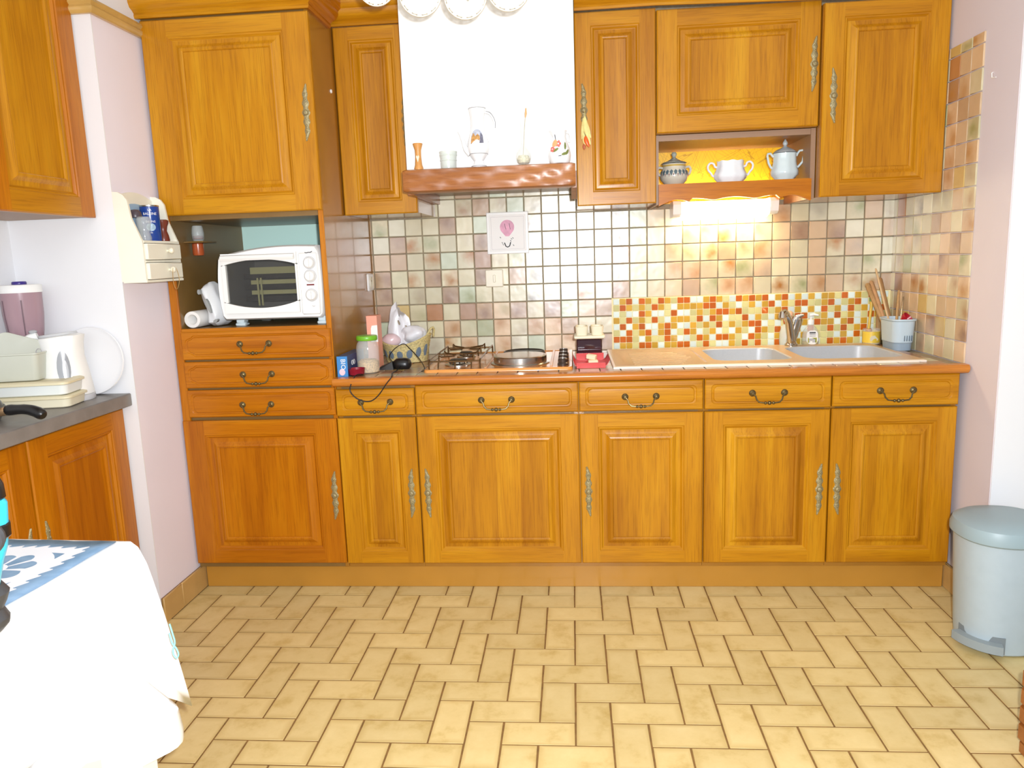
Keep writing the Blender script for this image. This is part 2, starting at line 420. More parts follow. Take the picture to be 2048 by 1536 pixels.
def text(name, body, size, mat, parent, loc, rot=(PI / 2, 0, 0), ext=0.0006, align='CENTER'):
    cu = D.curves.new(name, 'FONT'); cu.body = body; cu.size = size; cu.extrude = ext; cu.align_x = align; cu.align_y = 'CENTER'
    cu.resolution_u = 2
    tmp = D.objects.new(name, cu); COL.objects.link(tmp)
    me = D.meshes.new_from_object(tmp.evaluated_get(bpy.context.evaluated_depsgraph_get()))
    D.objects.remove(tmp); D.curves.remove(cu)
    me.materials.clear(); me.materials.append(mat)
    o = link(name, me, parent, loc); o.rotation_euler = rot; return o

# ---------------------------------------------------------------- room shell
XL, XR = -0.71, 2.22            # alcove side walls
YL, YR = -0.947, -0.876         # where the alcove ends and the room widens
ZC = 2.52
def wallbox(name, m, *b): return struct(MB().box(*b).build(name, m, at=(0, 0, 0), smooth=False))
wall_back = wallbox('wall_back', grout_wall, -0.86, 2.36, 0.0, 0.12, 0, ZC)
wall_left = wallbox('wall_left', pink_wall, XL - 0.12, XL, YL, 0.0, 0, 2.13)
wallbox('wall_left_end', white_wall, -1.22, XL - 0.0, YL - 0.004, YL, 0, 2.13)
wallbox('wall_left_far', white_wall, -1.22, -1.095, -3.9, YL - 0.004, 0, 2.13)
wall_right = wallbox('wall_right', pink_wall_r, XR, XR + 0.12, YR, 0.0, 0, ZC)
wallbox('wall_right_end', white_wall, XR + 0.002, 3.3, YR - 0.004, YR, 0, ZC)
wallbox('ceiling', ceil_white, -1.3, 3.3, -3.9, 0.12, ZC, ZC + 0.08)
# white upper wall above the picture rail, with a plain cove to the ceiling
w = MB()
w.box(XL - 0.12, XL + 0.0, YL, 0, 2.13, ZC); w.box(-1.22, XL, YL - 0.004, YL, 2.13, ZC); w.box(-1.22, -1.095, -3.9, YL - 0.004, 2.13, ZC)
struct(w.build('wall_left_upper', white_wall, at=(0, 0, 0), smooth=False))
w = MB(); prof = [(0, 2.30), (0.012, 2.30), (0.012, 2.315), (0.05, 2.36), (0.09, ZC), (0, ZC)]
w.prism([(XL + a, b) for a, b in prof], YL, -0.0)
struct(w.build('trim_2', ceil_white, at=(0, 0, 0), smooth=False))
# yellow varnished picture rail: along the pink wall and round its corner
def railprof(): return [(0.0, -0.022), (0.012, -0.022), (0.020, -0.014), (0.022, -0.004), (0.016, 0.004), (0.024, 0.012), (0.020, 0.022), (0.0, 0.022)]
w = MB(); zr = 2.143
w.loops([[(XL + a, -0.64, zr + b) for a, b in railprof()], [(XL + a, YL - 0.004 - a, zr + b) for a, b in railprof()], [(-1.095, YL - 0.004 - a, zr + b) for a, b in railprof()]], caps=True)
struct(w.build('trim_1', trim_wood, at=(0, 0, 0)))
# tiled skirting either side
def skirting(name, x, s, y0, y1):
    o = struct(MB().box(*sorted((x, x + s * 0.004)), y0, y1, 0, 0.098).build(name, grout_floor, at=(0, 0, 0), smooth=False))
    y = y1
    while y > y0 + 0.005:
        a = max(y0, y - 0.2)
        MB().box(*sorted((x + s * 0.001, x + s * 0.011)), a + 0.001, y - 0.001, 0.001, 0.098, ch=0.002).build('tile', base_tile, o)
        y -= 0.2
skirting('baseboard_left', XL, 1, YL, -0.615)
skirting('baseboard_right', XR, -1, YR, -0.615)

# floor: herringbone of 10 x 20 cm tiles
FS, FX, FY = 0.100895, 0.811011, -0.604126
fl = struct(MB().box(-1.3, 3.3, -3.9, 0.12, -0.1, -0.0016).build('floor', grout_floor, at=(0, 0, 0), smooth=False))
g = 0.0025
def ftile(w, h):
    return MB().box(-w / 2 + g, w / 2 - g, -h / 2 + g, h / 2 - g, -0.006, 0, ch=0.0008).mesh('tile', floor_m)
fh, fv = ftile(2 * FS, FS), ftile(FS, 2 * FS)
cells = []
cp = cam.matrix_world.translation
for i in range(-24, 24):
    for j in range(-3, 34):
        t = (i - j) % 4
        if t == 1: c = (FX + (i + 1) * FS, FY - (j + 0.5) * FS); k = 0
        elif t == 0: c = (FX + (i + 0.5) * FS, FY - (j + 1) * FS); k = 1
        else: continue
        if c[1] > -0.50 or c[1] < -3.9 or c[0] < -1.2 or c[0] > 3.3: continue
        if (c[0] < XL - 0.02 and c[1] > YL) or (c[0] > XR + 0.02 and c[1] > YR): continue
        cells.append((c, k))
def seen(c):
    p = cam.matrix_world.inverted() @ Vector((c[0], c[1], 0)); f = 1508.16
    x, y = 1024 - f * p.x / p.z, 768 + f * p.y / p.z
    return p.z < 0 and -60 < x < 2110 and 1100 < y < 1640
vis = [c for c in cells if seen(c[0])]
hid = [c for c in cells if not seen(c[0])]
vis.sort(key=lambda c: c[0][1])                       # nearest first
more = vis[300:]; vis = vis[:300]
for c, k in vis: link('tile', fv if k else fh, fl, (c[0], c[1], 0))
rest = MB()
for c, k in more + hid:
    w_, h_ = (FS, 2 * FS) if k else (2 * FS, FS)
    rest.box(c[0] - w_ / 2 + g, c[0] + w_ / 2 - g, c[1] - h_ / 2 + g, c[1] + h_ / 2 - g, -0.006, 0, ch=0.0016)
o = rest.build('far_tiles', floor_m, fl); o['kind'] = 'stuff'

# wall tiles
TP, TZ = 0.0775, 1.40434
GL = {'C': (212, 203, 168), 'M': (198, 206, 178), 'W': (222, 218, 192), 'T': (186, 156, 122), 'B': (168, 130, 100), 'P': (214, 186, 150), 'G': (176, 180, 138), 'R': (180, 124, 76), 'Y': (206, 178, 110)}
ST = {'c': ('C', 0.8, 0.34), 'm': ('M', 0.9, 0.67), 'w': ('W', 0.8, 1.0), 't': ('T', 0.8, 0.34), 'b': ('B', 0.7, 0.0), 'p': ('P', 0.7, 0.0), 'g': ('C', 0.9, 0.67), 'o': ('C', 1.0, 0.0), 'y': ('C', 0.7, 0.15), 'r': ('P', 1.0, 0.0)}
def wtile(w, h):
    return MB().box(-w / 2 + 0.0019, w / 2 - 0.0019, -0.006, 0.001, -h / 2 + 0.0019, h / 2 - 0.0019, ch=0.0018).mesh('tile', glazed)
full = wtile(TP, TP); cuts = {}
def put_tile(par, code, x, y, z, w=TP, h=TP, right=False):
    if w > TP - 0.001 and h > TP - 0.001: me = full
    else:
        key = (round(w, 3), round(h, 3)); me = cuts.get(key) or wtile(w, h); cuts[key] = me
    o = link('tile', me, par, (x, y, z))
    if right: o.rotation_euler = (0, 0, -PI / 2)
    b, s, tone = ST.get(code, (code, 0.0, 0.0)); c = GL[b]; j = random.uniform(0.94, 1.05)
    if code in 'CWPT' and random.random() < 0.3: s, tone = 0.35, random.choice((0.34, 0.34, 0.67, 1.0))
    o.color = srgb(*[min(255, k * j) for k in c])
    o['smudge'] = s; o['tone'] = tone; o['sx'] = random.uniform(0.15, 0.9); o['sz'] = random.uniform(0.15, 0.9)
    o.rotation_euler[0] += random.uniform(-0.006, 0.006); o.rotation_euler[2] += random.uniform(-0.006, 0.006)
ROWS = {  # row: (first column, codes)
    -3: (2, 'CCTCMCWWWC'), -2: (2, 'CWyTCMCWCW'),
    -1: (-1, 'gWCCtCMCWcWwWWwMCCpCCCCpCWWgPW'),
    0: (-1, 'WtogCCtCCMCWWWwMWWggoCyPtPtWCP'),
    1: (-1, 'PTCoMoBCgCWWwWtCCpgoTypPCPoPCW'),
    2: (-1, 'tCotoCtCTwwWWWwCWppPogPCCPCCgW'),
    3: (-1, 'tCCCtmCCCwWwpCtMCPTgppCogpPyoT'),
    4: (-1, 'BYCRCBtPtCtmPT'), 5: (-1, 'MWWCpCGpCppTCC'), 6: (-1, 'CCPWopWpWMPpTt')}
for r, (c0, codes) in ROWS.items():
    z = TZ - (r + 0.5) * TP
    for k, code in enumerate(codes):
        c = c0 + k
        if c == 28: put_tile(wall_back, code, (c + 0.44) * TP, 0, z, w=TP * 0.86)
        else: put_tile(wall_back, code, (c + 0.5) * TP, 0, z)
    if c0 == -1: put_tile(wall_back, 'P', -0.0775 - 0.0095, 0, z, w=0.017)
RROWS = ['pgYpPCCp', 'PPRCCCCC', 'CpbPCCTC', 'PTpGCCPC', 'gPpCCTPC', 'pPpCPCCP', 'CYpPPCgC', 'yPCCWwCR', 'pCPTCgCP', 'PtPCPCPC', 'gPtPCWGy', 'pyPPorPB', 'yPPCYPPP', 'tCYtPPYP', 'PCPCPCPP']
for k, codes in enumerate(RROWS):
    r = k - 8; z = TZ - (r + 0.5) * TP; h = TP
    if k == 0: z -= 0.0195; h = TP - 0.039
    for d, code in enumerate(codes):
        put_tile(wall_right, code, XR, -0.664 + (d + 0.5) * TP, z, h=h, right=True)
    put_tile(wall_right, 'C', XR, -0.022, z, w=0.042, h=h, right=True)
# glass mosaic strip behind the sink
MP = 0.0285
MOS = ['WORWROYROYRRWWOROYWRORORWORWOWOWOOYRWOYRWWYW', 'YROYOYROYWOOOORRWOYWYOWORWOYRRYYORWYORWYWYWO', 'WYWWROWWYRWWYOYORRORYYYRYORWOWOWRYOWRYOWYRYW',
       'OYRYOYRYWOOOYRWROWYYRWOYWOWYRRWYOWRYOWYROYWY', 'WRWORWWOROWWOYOYRYOYORRWYWYOWOYROOWORWOWYRWO', 'YWRYORWORWYROWYOWYWOYWROYRWYOWRYYRYRYORWYWOY',
       'RRRYWOYYROWWYROWRROYWROYWORYWOYYYYWOWRYWYOWY', 'WOOYRROWOORRWYRYWWOYRYRYWRYWOYRWYROROYWYWRYW']
MC = {'W': (220, 236, 230), 'O': (206, 162, 56), 'Y': (212, 208, 144), 'R': (196, 98, 26)}
mp_ = MB().box(1.003, 2.216, -0.009, 0.002, 0.862, 1.096).build('mosaic_panel', grout_mos, wall_back, smooth=False)
mt = MB().box(-MP / 2 + 0.0012, MP / 2 - 0.0012, -0.003, 0.001, -MP / 2 + 0.0012, MP / 2 - 0.0012, ch=0.0014).mesh('mosaic_tile', mos_m)
last = {k: MB() for k in MC}
for r in range(8):
    for c in range(42):
        x, z = 1.0095 + (c + 0.5) * MP, 1.0935 - (r + 0.5) * MP; k = MOS[r][c]
        if c < 37:
            o = link('mosaic_tile', mt, mp_, (x, -0.009, z)); v = random.uniform(0.93, 1.05)
            o.color = srgb(*[min(255, q * v) for q in MC[k]])
        else: last[k].box(x - MP / 2 + 0.0012, x + MP / 2 - 0.0012, -0.012, -0.008, z - MP / 2 + 0.0012, z + MP / 2 - 0.0012, ch=0.0014)
rest = MB()
for n_, k in enumerate('WOYR'): rest.join(last[k], n_)
o = rest.build('corner_mosaic', [plain('mosaic_' + n_, MC[k], 0.14) for n_, k in (('white', 'W'), ('ochre', 'O'), ('yellow', 'Y'), ('rust', 'R'))], mp_); o['kind'] = 'stuff'

# ---------------------------------------------------------------- cabinet parts
OAK = (wood_v, wood_h, wood_p); RED = (wood_rv, wood_rh, wood_rp); REDL = (wood_rv, wood_ry, wood_rp)
ID = lambda x, y, z: (x, y, z)
def esc_mesh():
    """antique brass keyhole plate: leafy outline, pierced waist, boss and key"""
    b = MB(); n = 44; L = 0.098
    def hw(t):
        a = abs(t); return 0.0042 + 0.0112 * max(0, 1 - a) ** 0.55 * (0.72 + 0.28 * math.cos(a * 19)) - 0.002 * (a > 0.9)
    def off(t): return 0.006 * (1 if t > 0 else -1) * max(0, abs(t) - 0.72) / 0.28
    rows = []
    for k in range(n + 1):
        t = -1 + 2 * k / n; rows.append((off(t), hw(t), t * L))
    rings = [[(o_ - w_, 0.0, z), (o_ - w_ * 0.6, -0.0032, z), (o_, -0.0040 - 0.0008 * math.cos(z * 400), z), (o_ + w_ * 0.6, -0.0032, z), (o_ + w_, 0.0, z)] for o_, w_, z in rows]
    b.loops(rings, 0, caps=True, closed=False)
    b.add([(0, 0.001, -0.09), (0.001, 0.001, 0), (0, 0.001, 0.09)], [(0, 1, 2)])
    for z in (0.045, -0.045, 0.066, -0.066): b.ball((off(z / L), -0.0042, z), 0.0036, 8)
    b.lathe([(0.0001, 0.011), (0.006, 0.010), (0.0095, 0.007), (0.0105, 0.003), (0.0105, 0)], 14, axis='y')
    b.box(-0.0016, 0.0016, -0.0125, -0.009, -0.005, 0.003)
    return b.mesh('escutcheon', brass_flat)
def bail_mesh():
    b = MB()
    for s in (-1, 1):
        b.lathe([(0.0001, 0.016), (0.0045, 0.0155), (0.0055, 0.012), (0.004, 0.009), (0.010, 0.006), (0.0125, 0.003), (0.0125, 0)], 16, (s * 0.057, 0, 0), axis='y')
    p = [(-0.055, -0.014, -0.002), (-0.048, -0.016, -0.010), (-0.045, -0.018, -0.022), (-0.036, -0.020, -0.031), (-0.022, -0.021, -0.033)]
    pts = p + [(0, -0.021, -0.0335)] + [(-x, y, z) for x, y, z in p[::-1]]
    b.tube(pts, 0.0028, 8)
    for x, r in ((-0.014, 0.0056), (0, 0.0074), (0.014, 0.0056)): b.ball((x, -0.021, -0.0335), r, 10)
    return b.mesh('bail_pull', brass)
ESC, BAIL = esc_mesh(), bail_mesh()
def door(par, x0, x1, z0, z1, yf, mats=OAK, stile=0.068, rail=0.05, T=ID, esc=None, t=0.02, rot=0.0):
    f = MB(); s, r = min(stile, (x1 - x0) * 0.2), rail
    e = 0.004
    for (a, b_, c, d, mi) in ((x0, x0 + s, z0, z1, 0), (x1 - s, x1, z0, z1, 0), (x0 + s, x1 - s, z1 - r, z1, 1), (x0 + s, x1 - s, z0, z0 + r, 1)):
        la, lb = (e if a == x0 else 0), (e if b_ == x1 else 0); lc, ld = (e if c == z0 else 0), (e if d == z1 else 0)
        R0 = [(a, yf + t, c), (b_, yf + t, c), (b_, yf + t, d), (a, yf + t, d)]
        R1 = [(a, yf + e, c), (b_, yf + e, c), (b_, yf + e, d), (a, yf + e, d)]
        R2 = [(a + la, yf, c + lc), (b_ - lb, yf, c + lc), (b_ - lb, yf, d - ld), (a + la, yf, d - ld)]
        f.loops([R0, R1, R2], mi, caps=True)
    # ogee moulding round the opening, mitred
    prof = [(0.0, 0.0), (0.003, 0.0035), (0.0075, 0.004), (0.010, 0.007), (0.014, 0.011), (0.016, 0.0115), (0.016, 0.019)]
    xi0, xi1, zi0, zi1 = x0 + s, x1 - s, z0 + r, z1 - r
    for side in range(4):
        rr = []
        for o_, d_ in prof:
            A, B, Cc, E = (xi0 + o_, zi0 + o_), (xi1 - o_, zi0 + o_), (xi1 - o_, zi1 - o_), (xi0 + o_, zi1 - o_)
            p, q = ((A, B), (B, Cc), (Cc, E), (E, A))[side]
            rr.append([(p[0], yf + d_, p[1]), (q[0], yf + d_, q[1])])
        f.loops(rr, 1 if side in (0, 2) else 0, caps=False, closed=False)
    P = MB(); pp = [(0.013, 0.0185), (0.013, 0.0115), (0.019, 0.0112), (0.030, 0.0095), (0.036, 0.0060), (0.041, 0.0025), (0.046, 0.0010), (0.050, 0.0016), (0.0535, 0.0040), (0.0545, 0.0075), (0.057, 0.0078)]
    k = min(1.0, (x1 - x0) / 0.42); k = 0.75 + 0.25 * k
    rr = [[(xi0 + a * k, yf + d, zi0 + a * k), (xi1 - a * k, yf + d, zi0 + a * k), (xi1 - a * k, yf + d, zi1 - a * k), (xi0 + a * k, yf + d, zi1 - a * k)] for a, d in pp]
    P.loops(rr, 0, caps=True)
    c = ((x0 + x1) / 2, yf, (z0 + z1) / 2)
    dr = f.xf(T).build('door', list(mats[:2]), par, at=T(*c), angle=25)
    P.xf(T).build('panel', mats[2], dr, angle=12)
    if esc:
        o = link('escutcheon', ESC, dr, T(esc[0], yf, esc[1])); o.rotation_euler = (0, 0, rot)
        if esc[0] < c[0]: o.scale = (-1, 1, 1)
    return dr
def drawer(par, x0, x1, z0, z1, yf, mats=OAK, T=ID, fancy=False, pull=None, t=0.02, m=0.026):
    b = MB(); n = 7; d = 0.03; R = 0.016
    def ring(i, y):
        """inset outline: rounded for base drawers, scooped shoulders for the tower drawers"""
        a0, a1, c0, c1 = x0 + i, x1 - i, z0 + i * 0.85, z1 - i * 0.85
        if not fancy: o = rrect(a0, a1, c0, c1, R, n)
        else:
            h = (c1 - c0) / 2; q = h * 0.62; o = []
            for (cx, cz, sx, sz, rev) in ((a1, c0, -1, 1, 0), (a1, c1, -1, -1, 1), (a0, c1, 1, -1, 0), (a0, c0, 1, 1, 1)):
                pts = [(cx + sx * q * 1.5, cz), (cx + sx * q * 1.25, cz + sz * q * 0.08), (cx + sx * q * 1.05, cz + sz * q * 0.28), (cx + sx * q * 0.75, cz + sz * q * 0.42), (cx + sx * q * 0.40, cz + sz * q * 0.52), (cx + sx * q * 0.12, cz + sz * q * 0.75), (cx, cz + sz * q)]
                o += pts[::-1] if rev else pts
        return [(a, y, c) for a, c in o]
    def outer(i, y): return [(a, y, c) for a, c in srect(x0 + i, x1 - i, z0 + i, z1 - i, d, n)]
    b.loops([outer(0, yf + t), outer(0, yf + 0.005), outer(0.004, yf + 0.001), ring(m - 0.003, yf), ring(m, yf + 0.003), ring(m + 0.005, yf + 0.0035), ring(m + 0.008, yf - 0.0005), ring(m + 0.012, yf - 0.001)], 0)
    c = ((x0 + x1) / 2, yf, (z0 + z1) / 2)
    o = b.xf(T).build('drawer', mats[1], par, at=T(*c), angle=30)
    if pull: link('bail_pull', BAIL, o, T(pull[0], yf, pull[1]))
    return o
def carcass(par, x0, x1, y0, y1, z0, z1, mats, T=ID, mid=(), top=False):
    b = MB(); t = 0.018
    b.box(x0, x0 + t, y0, y1, z0, z1); b.box(x1 - t, x1, y0, y1, z0, z1); b.box(x0 + t, x1 - t, y0, y1, z0, z0 + t); b.box(x0 + t, x1 - t, y1 - 0.008, y1, z0 + t, z1)
    for m in mid: b.box(x0 + t, x1 - t, y0, y0 + 0.02, m - 0.014, m + 0.014, 1)
    if top: b.box(x0 + t, x1 - t, y0, y1 - 0.008, z1 - t, z1)
    return b.xf(T).build('body', mats, par, smooth=False)

YF = -0.68          # front plane of the base units
YB = YF + 0.022
# ---- five base cabinets
BASE = [(-0.083, 0.2215, 'r', 'narrow oak base cabinet between the tower cupboard and the cabinet under the hob', 0.8265, 0.717, 0.072, 0.770),
        (0.2265, 0.8405, 'l', 'wide oak base cabinet with one drawer under the hob', 0.830, 0.718, 0.5345, 0.770),
        (0.8445, 1.2985, 'l', 'oak base cabinet under the draining board, keyhole plate at its left edge', 0.830, 0.718, 1.0705, 0.7715),
        (1.3035, 1.7540, 'r', 'oak base cabinet under the left sink bowl, keyhole plate at its right edge', 0.832, 0.718, 1.5305, 0.7765),
        (1.7590, 2.1970, 'l', 'rightmost oak base cabinet beside the pink wall, keyhole plate at its left', 0.832, 0.720, 1.9805, 0.776)]
for x0, x1, side, lab, zt, zd, px_, pz_ in BASE:
    t = thing('base_cabinet', lab, 'cabinet', ((x0 + x1) / 2, -0.34, 0.10), 'oak base cabinets under the tiled worktop')
    carcass(t, x0 + (0.001 if x0 < 0 else -0.002), x1 + 0.002, YB, -0.04, 0.10, 0.8355, [lam_brown, lam_dark], mid=(0.826, zd - 0.005))
    drawer(t, x0, x1, zd, zt - (0.006 if x0 < 0 else 0), YF - (0.004 if x0 > 1.2 else 0), pull=(px_, pz_))
    door(t, x0, x1, 0.120, zd - 0.009, YF, esc=((x1 - 0.0305) if side == 'r' else (x0 + 0.0285), 0.408))
# ---- plinth
tag(MB().box(XL + 0.014, XR - 0.014, -0.628, -0.610, 0.0, 0.098, ch=0.002).build('plinth', plinth_m), 'long ochre plinth board under the row of base cabinets', 'plinth')

# ---- tower cupboard with oven niche
t = thing('tower_cupboard', 'tall oak tower cupboard with open oven niche and three drawers', 'cupboard', (-0.39, -0.34, 0.10))
tx0, tx1 = -0.704, -0.083
b = MB(); T_ = 0.02
b.box(tx0, tx0 + 0.030, YB, -0.02, 0.10, 2.20); b.box(tx0 + 0.030, tx1 - 0.018, -0.03, -0.02, 0.10, 1.05)
b.box(tx0 + 0.030, tx1 - 0.018, YB, -0.03, 1.045, 1.066, 1); b.box(tx0 + 0.030, tx1 - 0.018, YB, -0.03, 1.474, 1.492, 1)
b.box(tx0 + 0.030, tx1 - 0.018, YB, -0.03, 0.10, 0.118); b.box(tx0 + 0.030, tx1 - 0.018, YB, -0.02, 2.18, 2.20)
for m in (0.945, 0.832, 0.713): b.box(tx0 + 0.030, tx1 - 0.018, YB, YB + 0.02, m - 0.012, m + 0.012)
b.box(tx0 + 0.030, tx1 - 0.018, -0.03, -0.02, 1.492, 2.18)
b.build('body', [lam_dark, lam_dark], t, smooth=False)
MB().box(tx1 - 0.018, tx1, YB - 0.002, -0.005, 0.10, 2.20, ch=0.0015).build('side_panel', lam_brown, t)
MB().box(tx0 + 0.030, tx1 - 0.018, -0.034, -0.029, 1.066, 1.474).build('back_panel', teal_m, t, smooth=False)
f_ = MB(); f_.box(tx0 - 0.001, tx0 + 0.032, YF + 0.012, YB, 0.70, 1.50, 0, ch=0.002); f_.box(tx1 - 0.019, tx1 + 0.001, YF + 0.016, YB, 0.70, 1.50, 0, ch=0.002)
f_.box(tx0 + 0.032, tx1 - 0.019, YF + 0.012, YB, 1.046, 1.068, 1, ch=0.002)
f_.build('face_frame', [wood_rv, wood_rh], t)
door(t, tx0 + 0.006, tx1 + 0.002, 1.492, 2.176, YF, mats=OAK, stile=0.095, rail=0.058, esc=(tx1 - 0.028, 1.833))
for k, (za, zb, pz, px) in enumerate(((0.948, 1.056, 1.0055, -0.382), (0.838, 0.940, 0.888, -0.381), (0.722, 0.829, 0.770, -0.394))):
    drawer(t, tx0 + 0.032, tx1 - 0.003, za, zb, YF, mats=RED, fancy=k < 2, pull=(px, pz), m=0.018)
door(t, tx0 + 0.002, tx1 - 0.004, 0.122, 0.708, YF, mats=RED, stile=0.085, rail=0.056, esc=(tx1 - 0.031, 0.402))
CROWN = [(0.000, 0.000), (0.010, 0.000), (0.014, 0.008), (0.012, 0.016), (0.022, 0.024), (0.036, 0.030), (0.044, 0.044), (0.046, 0.058), (0.056, 0.066), (0.062, 0.082), (0.062, 0.092), (0.0, 0.092)]
zc = 2.182
c_ = MB()
xa, xb, yb_ = tx0, tx1, YF + 0.004
c_.loops([[(xa - 0.006 - a * 0.45, yb_ - a, zc + h) for a, h in CROWN], [(xb + a, yb_ - a, zc + h) for a, h in CROWN]], 0)
c_.loops([[(xb + a, yb_ - a, zc + h) for a, h in CROWN], [(xb + a, -0.44, zc + h) for a, h in CROWN]], 1)
c_.build('cornice', [wood_h, wood_ry], t)
w_ = MB(); w_.lathe([(0.0001, 0.004), (0.006, 0.004), (0.008, 0.0)], 12, (0, 0, 0), axis='x')
w_.xf(lambda x, y, z: (x + tx1, y - 0.455, z + 1.95)).build('screw_cap', white_pl, t)

# ---- wall cabinets
YU, YUB = -0.40, -0.38
t = thing('wall_cabinet', 'narrow oak wall cabinet between the tower cupboard and the hood', 'cabinet', (0.065, -0.19, 1.48), 'oak wall cabinets')
carcass(t, -0.080, 0.2195, YUB, -0.008, 1.486, 2.20, [lam_brown, lam_dark], top=True)
door(t, -0.079, 0.2185, 1.484, 2.196, YU, esc=(0.189, 1.842))
c_ = MB(); c_.loops([[(-0.0822, YU + 0.002 - a, 2.197 + h * 0.9) for a, h in CROWN], [(0.2195, YU + 0.002 - a, 2.197 + h * 0.9) for a, h in CROWN]]); c_.build('cornice', wood_h, t)
t = thing('wall_cabinet', 'narrow oak wall cabinet right of the hood, dried bouquet on its key', 'cabinet', (1.0, -0.19, 1.48), 'oak wall cabinets')
carcass(t, 0.855, 1.1615, YUB, -0.008, 1.486, 2.20, [lam_brown, lam_dark], top=True)
door(t, 0.856, 1.1605, 1.484, 2.196, YU, esc=(0.887, 1.842))
t = thing('wall_cabinet', 'short wide oak wall cabinet above the open niche with three sugar bowls', 'cabinet', (1.46, -0.19, 1.48), 'oak wall cabinets')
carcass(t, 1.1635, 1.7655, YUB, -0.008, 1.742, 2.19, [lam_brown, lam_dark], top=True)
door(t, 1.1645, 1.7655, 1.744, 2.188, YU, esc=(1.744, 1.965), stile=0.075, rail=0.06)
# the open niche below it: pale-edged frame, yellow back, scalloped front board
n_ = MB(); n_.box(1.1635, 1.1735, -0.372, -0.012, 1.478, 1.740); n_.box(1.748, 1.7655, -0.372, -0.012, 1.478, 1.740); n_.box(1.1735, 1.748, -0.366, -0.012, 1.718, 1.740); n_.box(1.1735, 1.748, -0.365, -0.065, 1.538, 1.556, 1)
n_.build('niche_frame', [lam_pale, wood_rh], t, smooth=False)
MB().box(1.1735, 1.748, -0.014, -0.008, 1.50, 1.720).build('niche_back', straw_back, t, smooth=False)
top = [(1.172, 1.553), (1.750, 1.553)]; m_ = 40; low = []
for k in range(m_ + 1):
    x = 1.750 - 0.578 * k / m_; u = abs((x - 1.461) / 0.289)
    z = 1.487 + 0.010 * math.sin(PI * max(0, (0.55 - abs(u - 0.27)) / 0.55)) if u < 0.60 else (1.484 + 0.011 * math.sin(PI * (u - 0.60) / 0.30) if u < 0.90 else 1.484 - 0.013 * (u - 0.90) / 0.10)
    low.append((x, z))
MB().prism(top + low, -0.388, -0.368).build('valance', wood_rh, t, angle=30)
t = thing('wall_cabinet', 'rightmost oak wall cabinet beside the wall tiles, keyhole plate at left', 'cabinet', (1.99, -0.19, 1.48), 'oak wall cabinets')
carcass(t, 1.7680, 2.2085, YUB - 0.03, -0.010, 1.480, 2.17, [lam_brown, lam_dark], top=True)
door(t, 1.7690, 2.2120, 1.479, 2.168, YU - 0.03, esc=(1.808, 1.843), stile=0.07)
c_ = MB()
def cz(x): return 2.197 - 0.034 * max(0, (x - 1.15)) / 1.05
c_.loops([[(x, YU - 0.012 - 0.02 * (x - 0.85) - a * 0.9, cz(x) + h * 0.9) for a, h in CROWN] for x in (0.856, 1.15, 1.68, 2.215)])
tag(c_.build('cornice', wood_h), 'long moulded oak cornice topping the three right wall cabinets', 'cornice')

# ---- extractor hood: plaster chimney on a rough oak beam
t = thing('range_hood', 'white plaster chimney hood on a rough-hewn oak beam', 'hood', (0.537, -0.3, 1.538))
MB().box(0.2225, 0.852, -0.578, -0.006, 1.600, ZC - 0.001).build('chimney', chim_white, t, smooth=False)
b = MB(); NX, NZ = 46, 8
rnd = random.Random(3)
def hew(x, k): return 0.0018 * math.sin(x * 48 + k * 0.8 + 1.2 * math.sin(x * 17)) + 0.0014 * math.sin(x * 23 - k * 1.1)
x0, x1, z0, z1 = 0.222, 0.848, 1.541, 1.622
rings = []
for i in range(NX + 1):
    x = lerp(x0, x1, i / NX); e = 0.004 if i in (0, NX) else 0
    front = [(x, -0.662 + e + (hew(x, k) * (0.4 if k in (0, NZ) else 1)), lerp(z0 + 0.004 + e, z1 - 0.004 - e, k / NZ)) for k in range(NZ + 1)]
    rings.append([(x, -0.575, z0 + e), (x, -0.652, z0 + e)] + front + [(x, -0.652, z1 - e), (x, -0.575, z1 - e)])
b.loops(rings); b.build('beam', wood_beam, t, angle=50)
MB().box(x0, x0 + 0.022, -0.575, -0.008, z0 - 0.002, 1.5995).build('side_return', wood_beam, t, smooth=False)
b = MB(); b.prism([(-0.575, 1.5995), (-0.30, 1.5995), (-0.30, z0 - 0.022), (-0.40, z0 - 0.030), (-0.575, z0)], x1 - 0.016, x1 + 0.004, axis='x')
b.build('side_return', wood_beam, t, smooth=False)
MB().box(x0 + 0.022, x1 - 0.016, -0.575, -0.012, 1.575, 1.600).build('filter_panel', lam_dark, t, smooth=False)

# ---- worktop with its tiles and oak nosing
ZW = 0.866
t = thing('worktop', 'long tiled kitchen worktop with a rounded oak front edge', 'worktop', (1.06, -0.34, 0.836))
b = MB(); za, zb = 0.836, ZW - 0.005
for (a, c, d, e) in ((-0.083, 1.35, -0.672, -0.002), (2.10, XR - 0.005, -0.672, -0.002), (1.35, 2.10, -0.672, -0.53), (1.35, 2.10, -0.142, -0.002)): b.box(a, c, d, e, za, zb)
b.build('slab', grout_wall, t, smooth=False)
npf = [(-0.672, 0.836), (-0.700, 0.836), (-0.709, 0.842), (-0.713, 0.852), (-0.711, 0.861), (-0.705, 0.8665), (-0.672, 0.8675)]
MB().prism(npf, -0.081, XR - 0.006, axis='x').build('nosing', wood_nose, t)
wt = MB().box(-TP / 2 + 0.0015, TP / 2 - 0.0015, -TP / 2 + 0.0015, TP / 2 - 0.0015, -0.006, 0, ch=0.0015).mesh('tile', glazed)
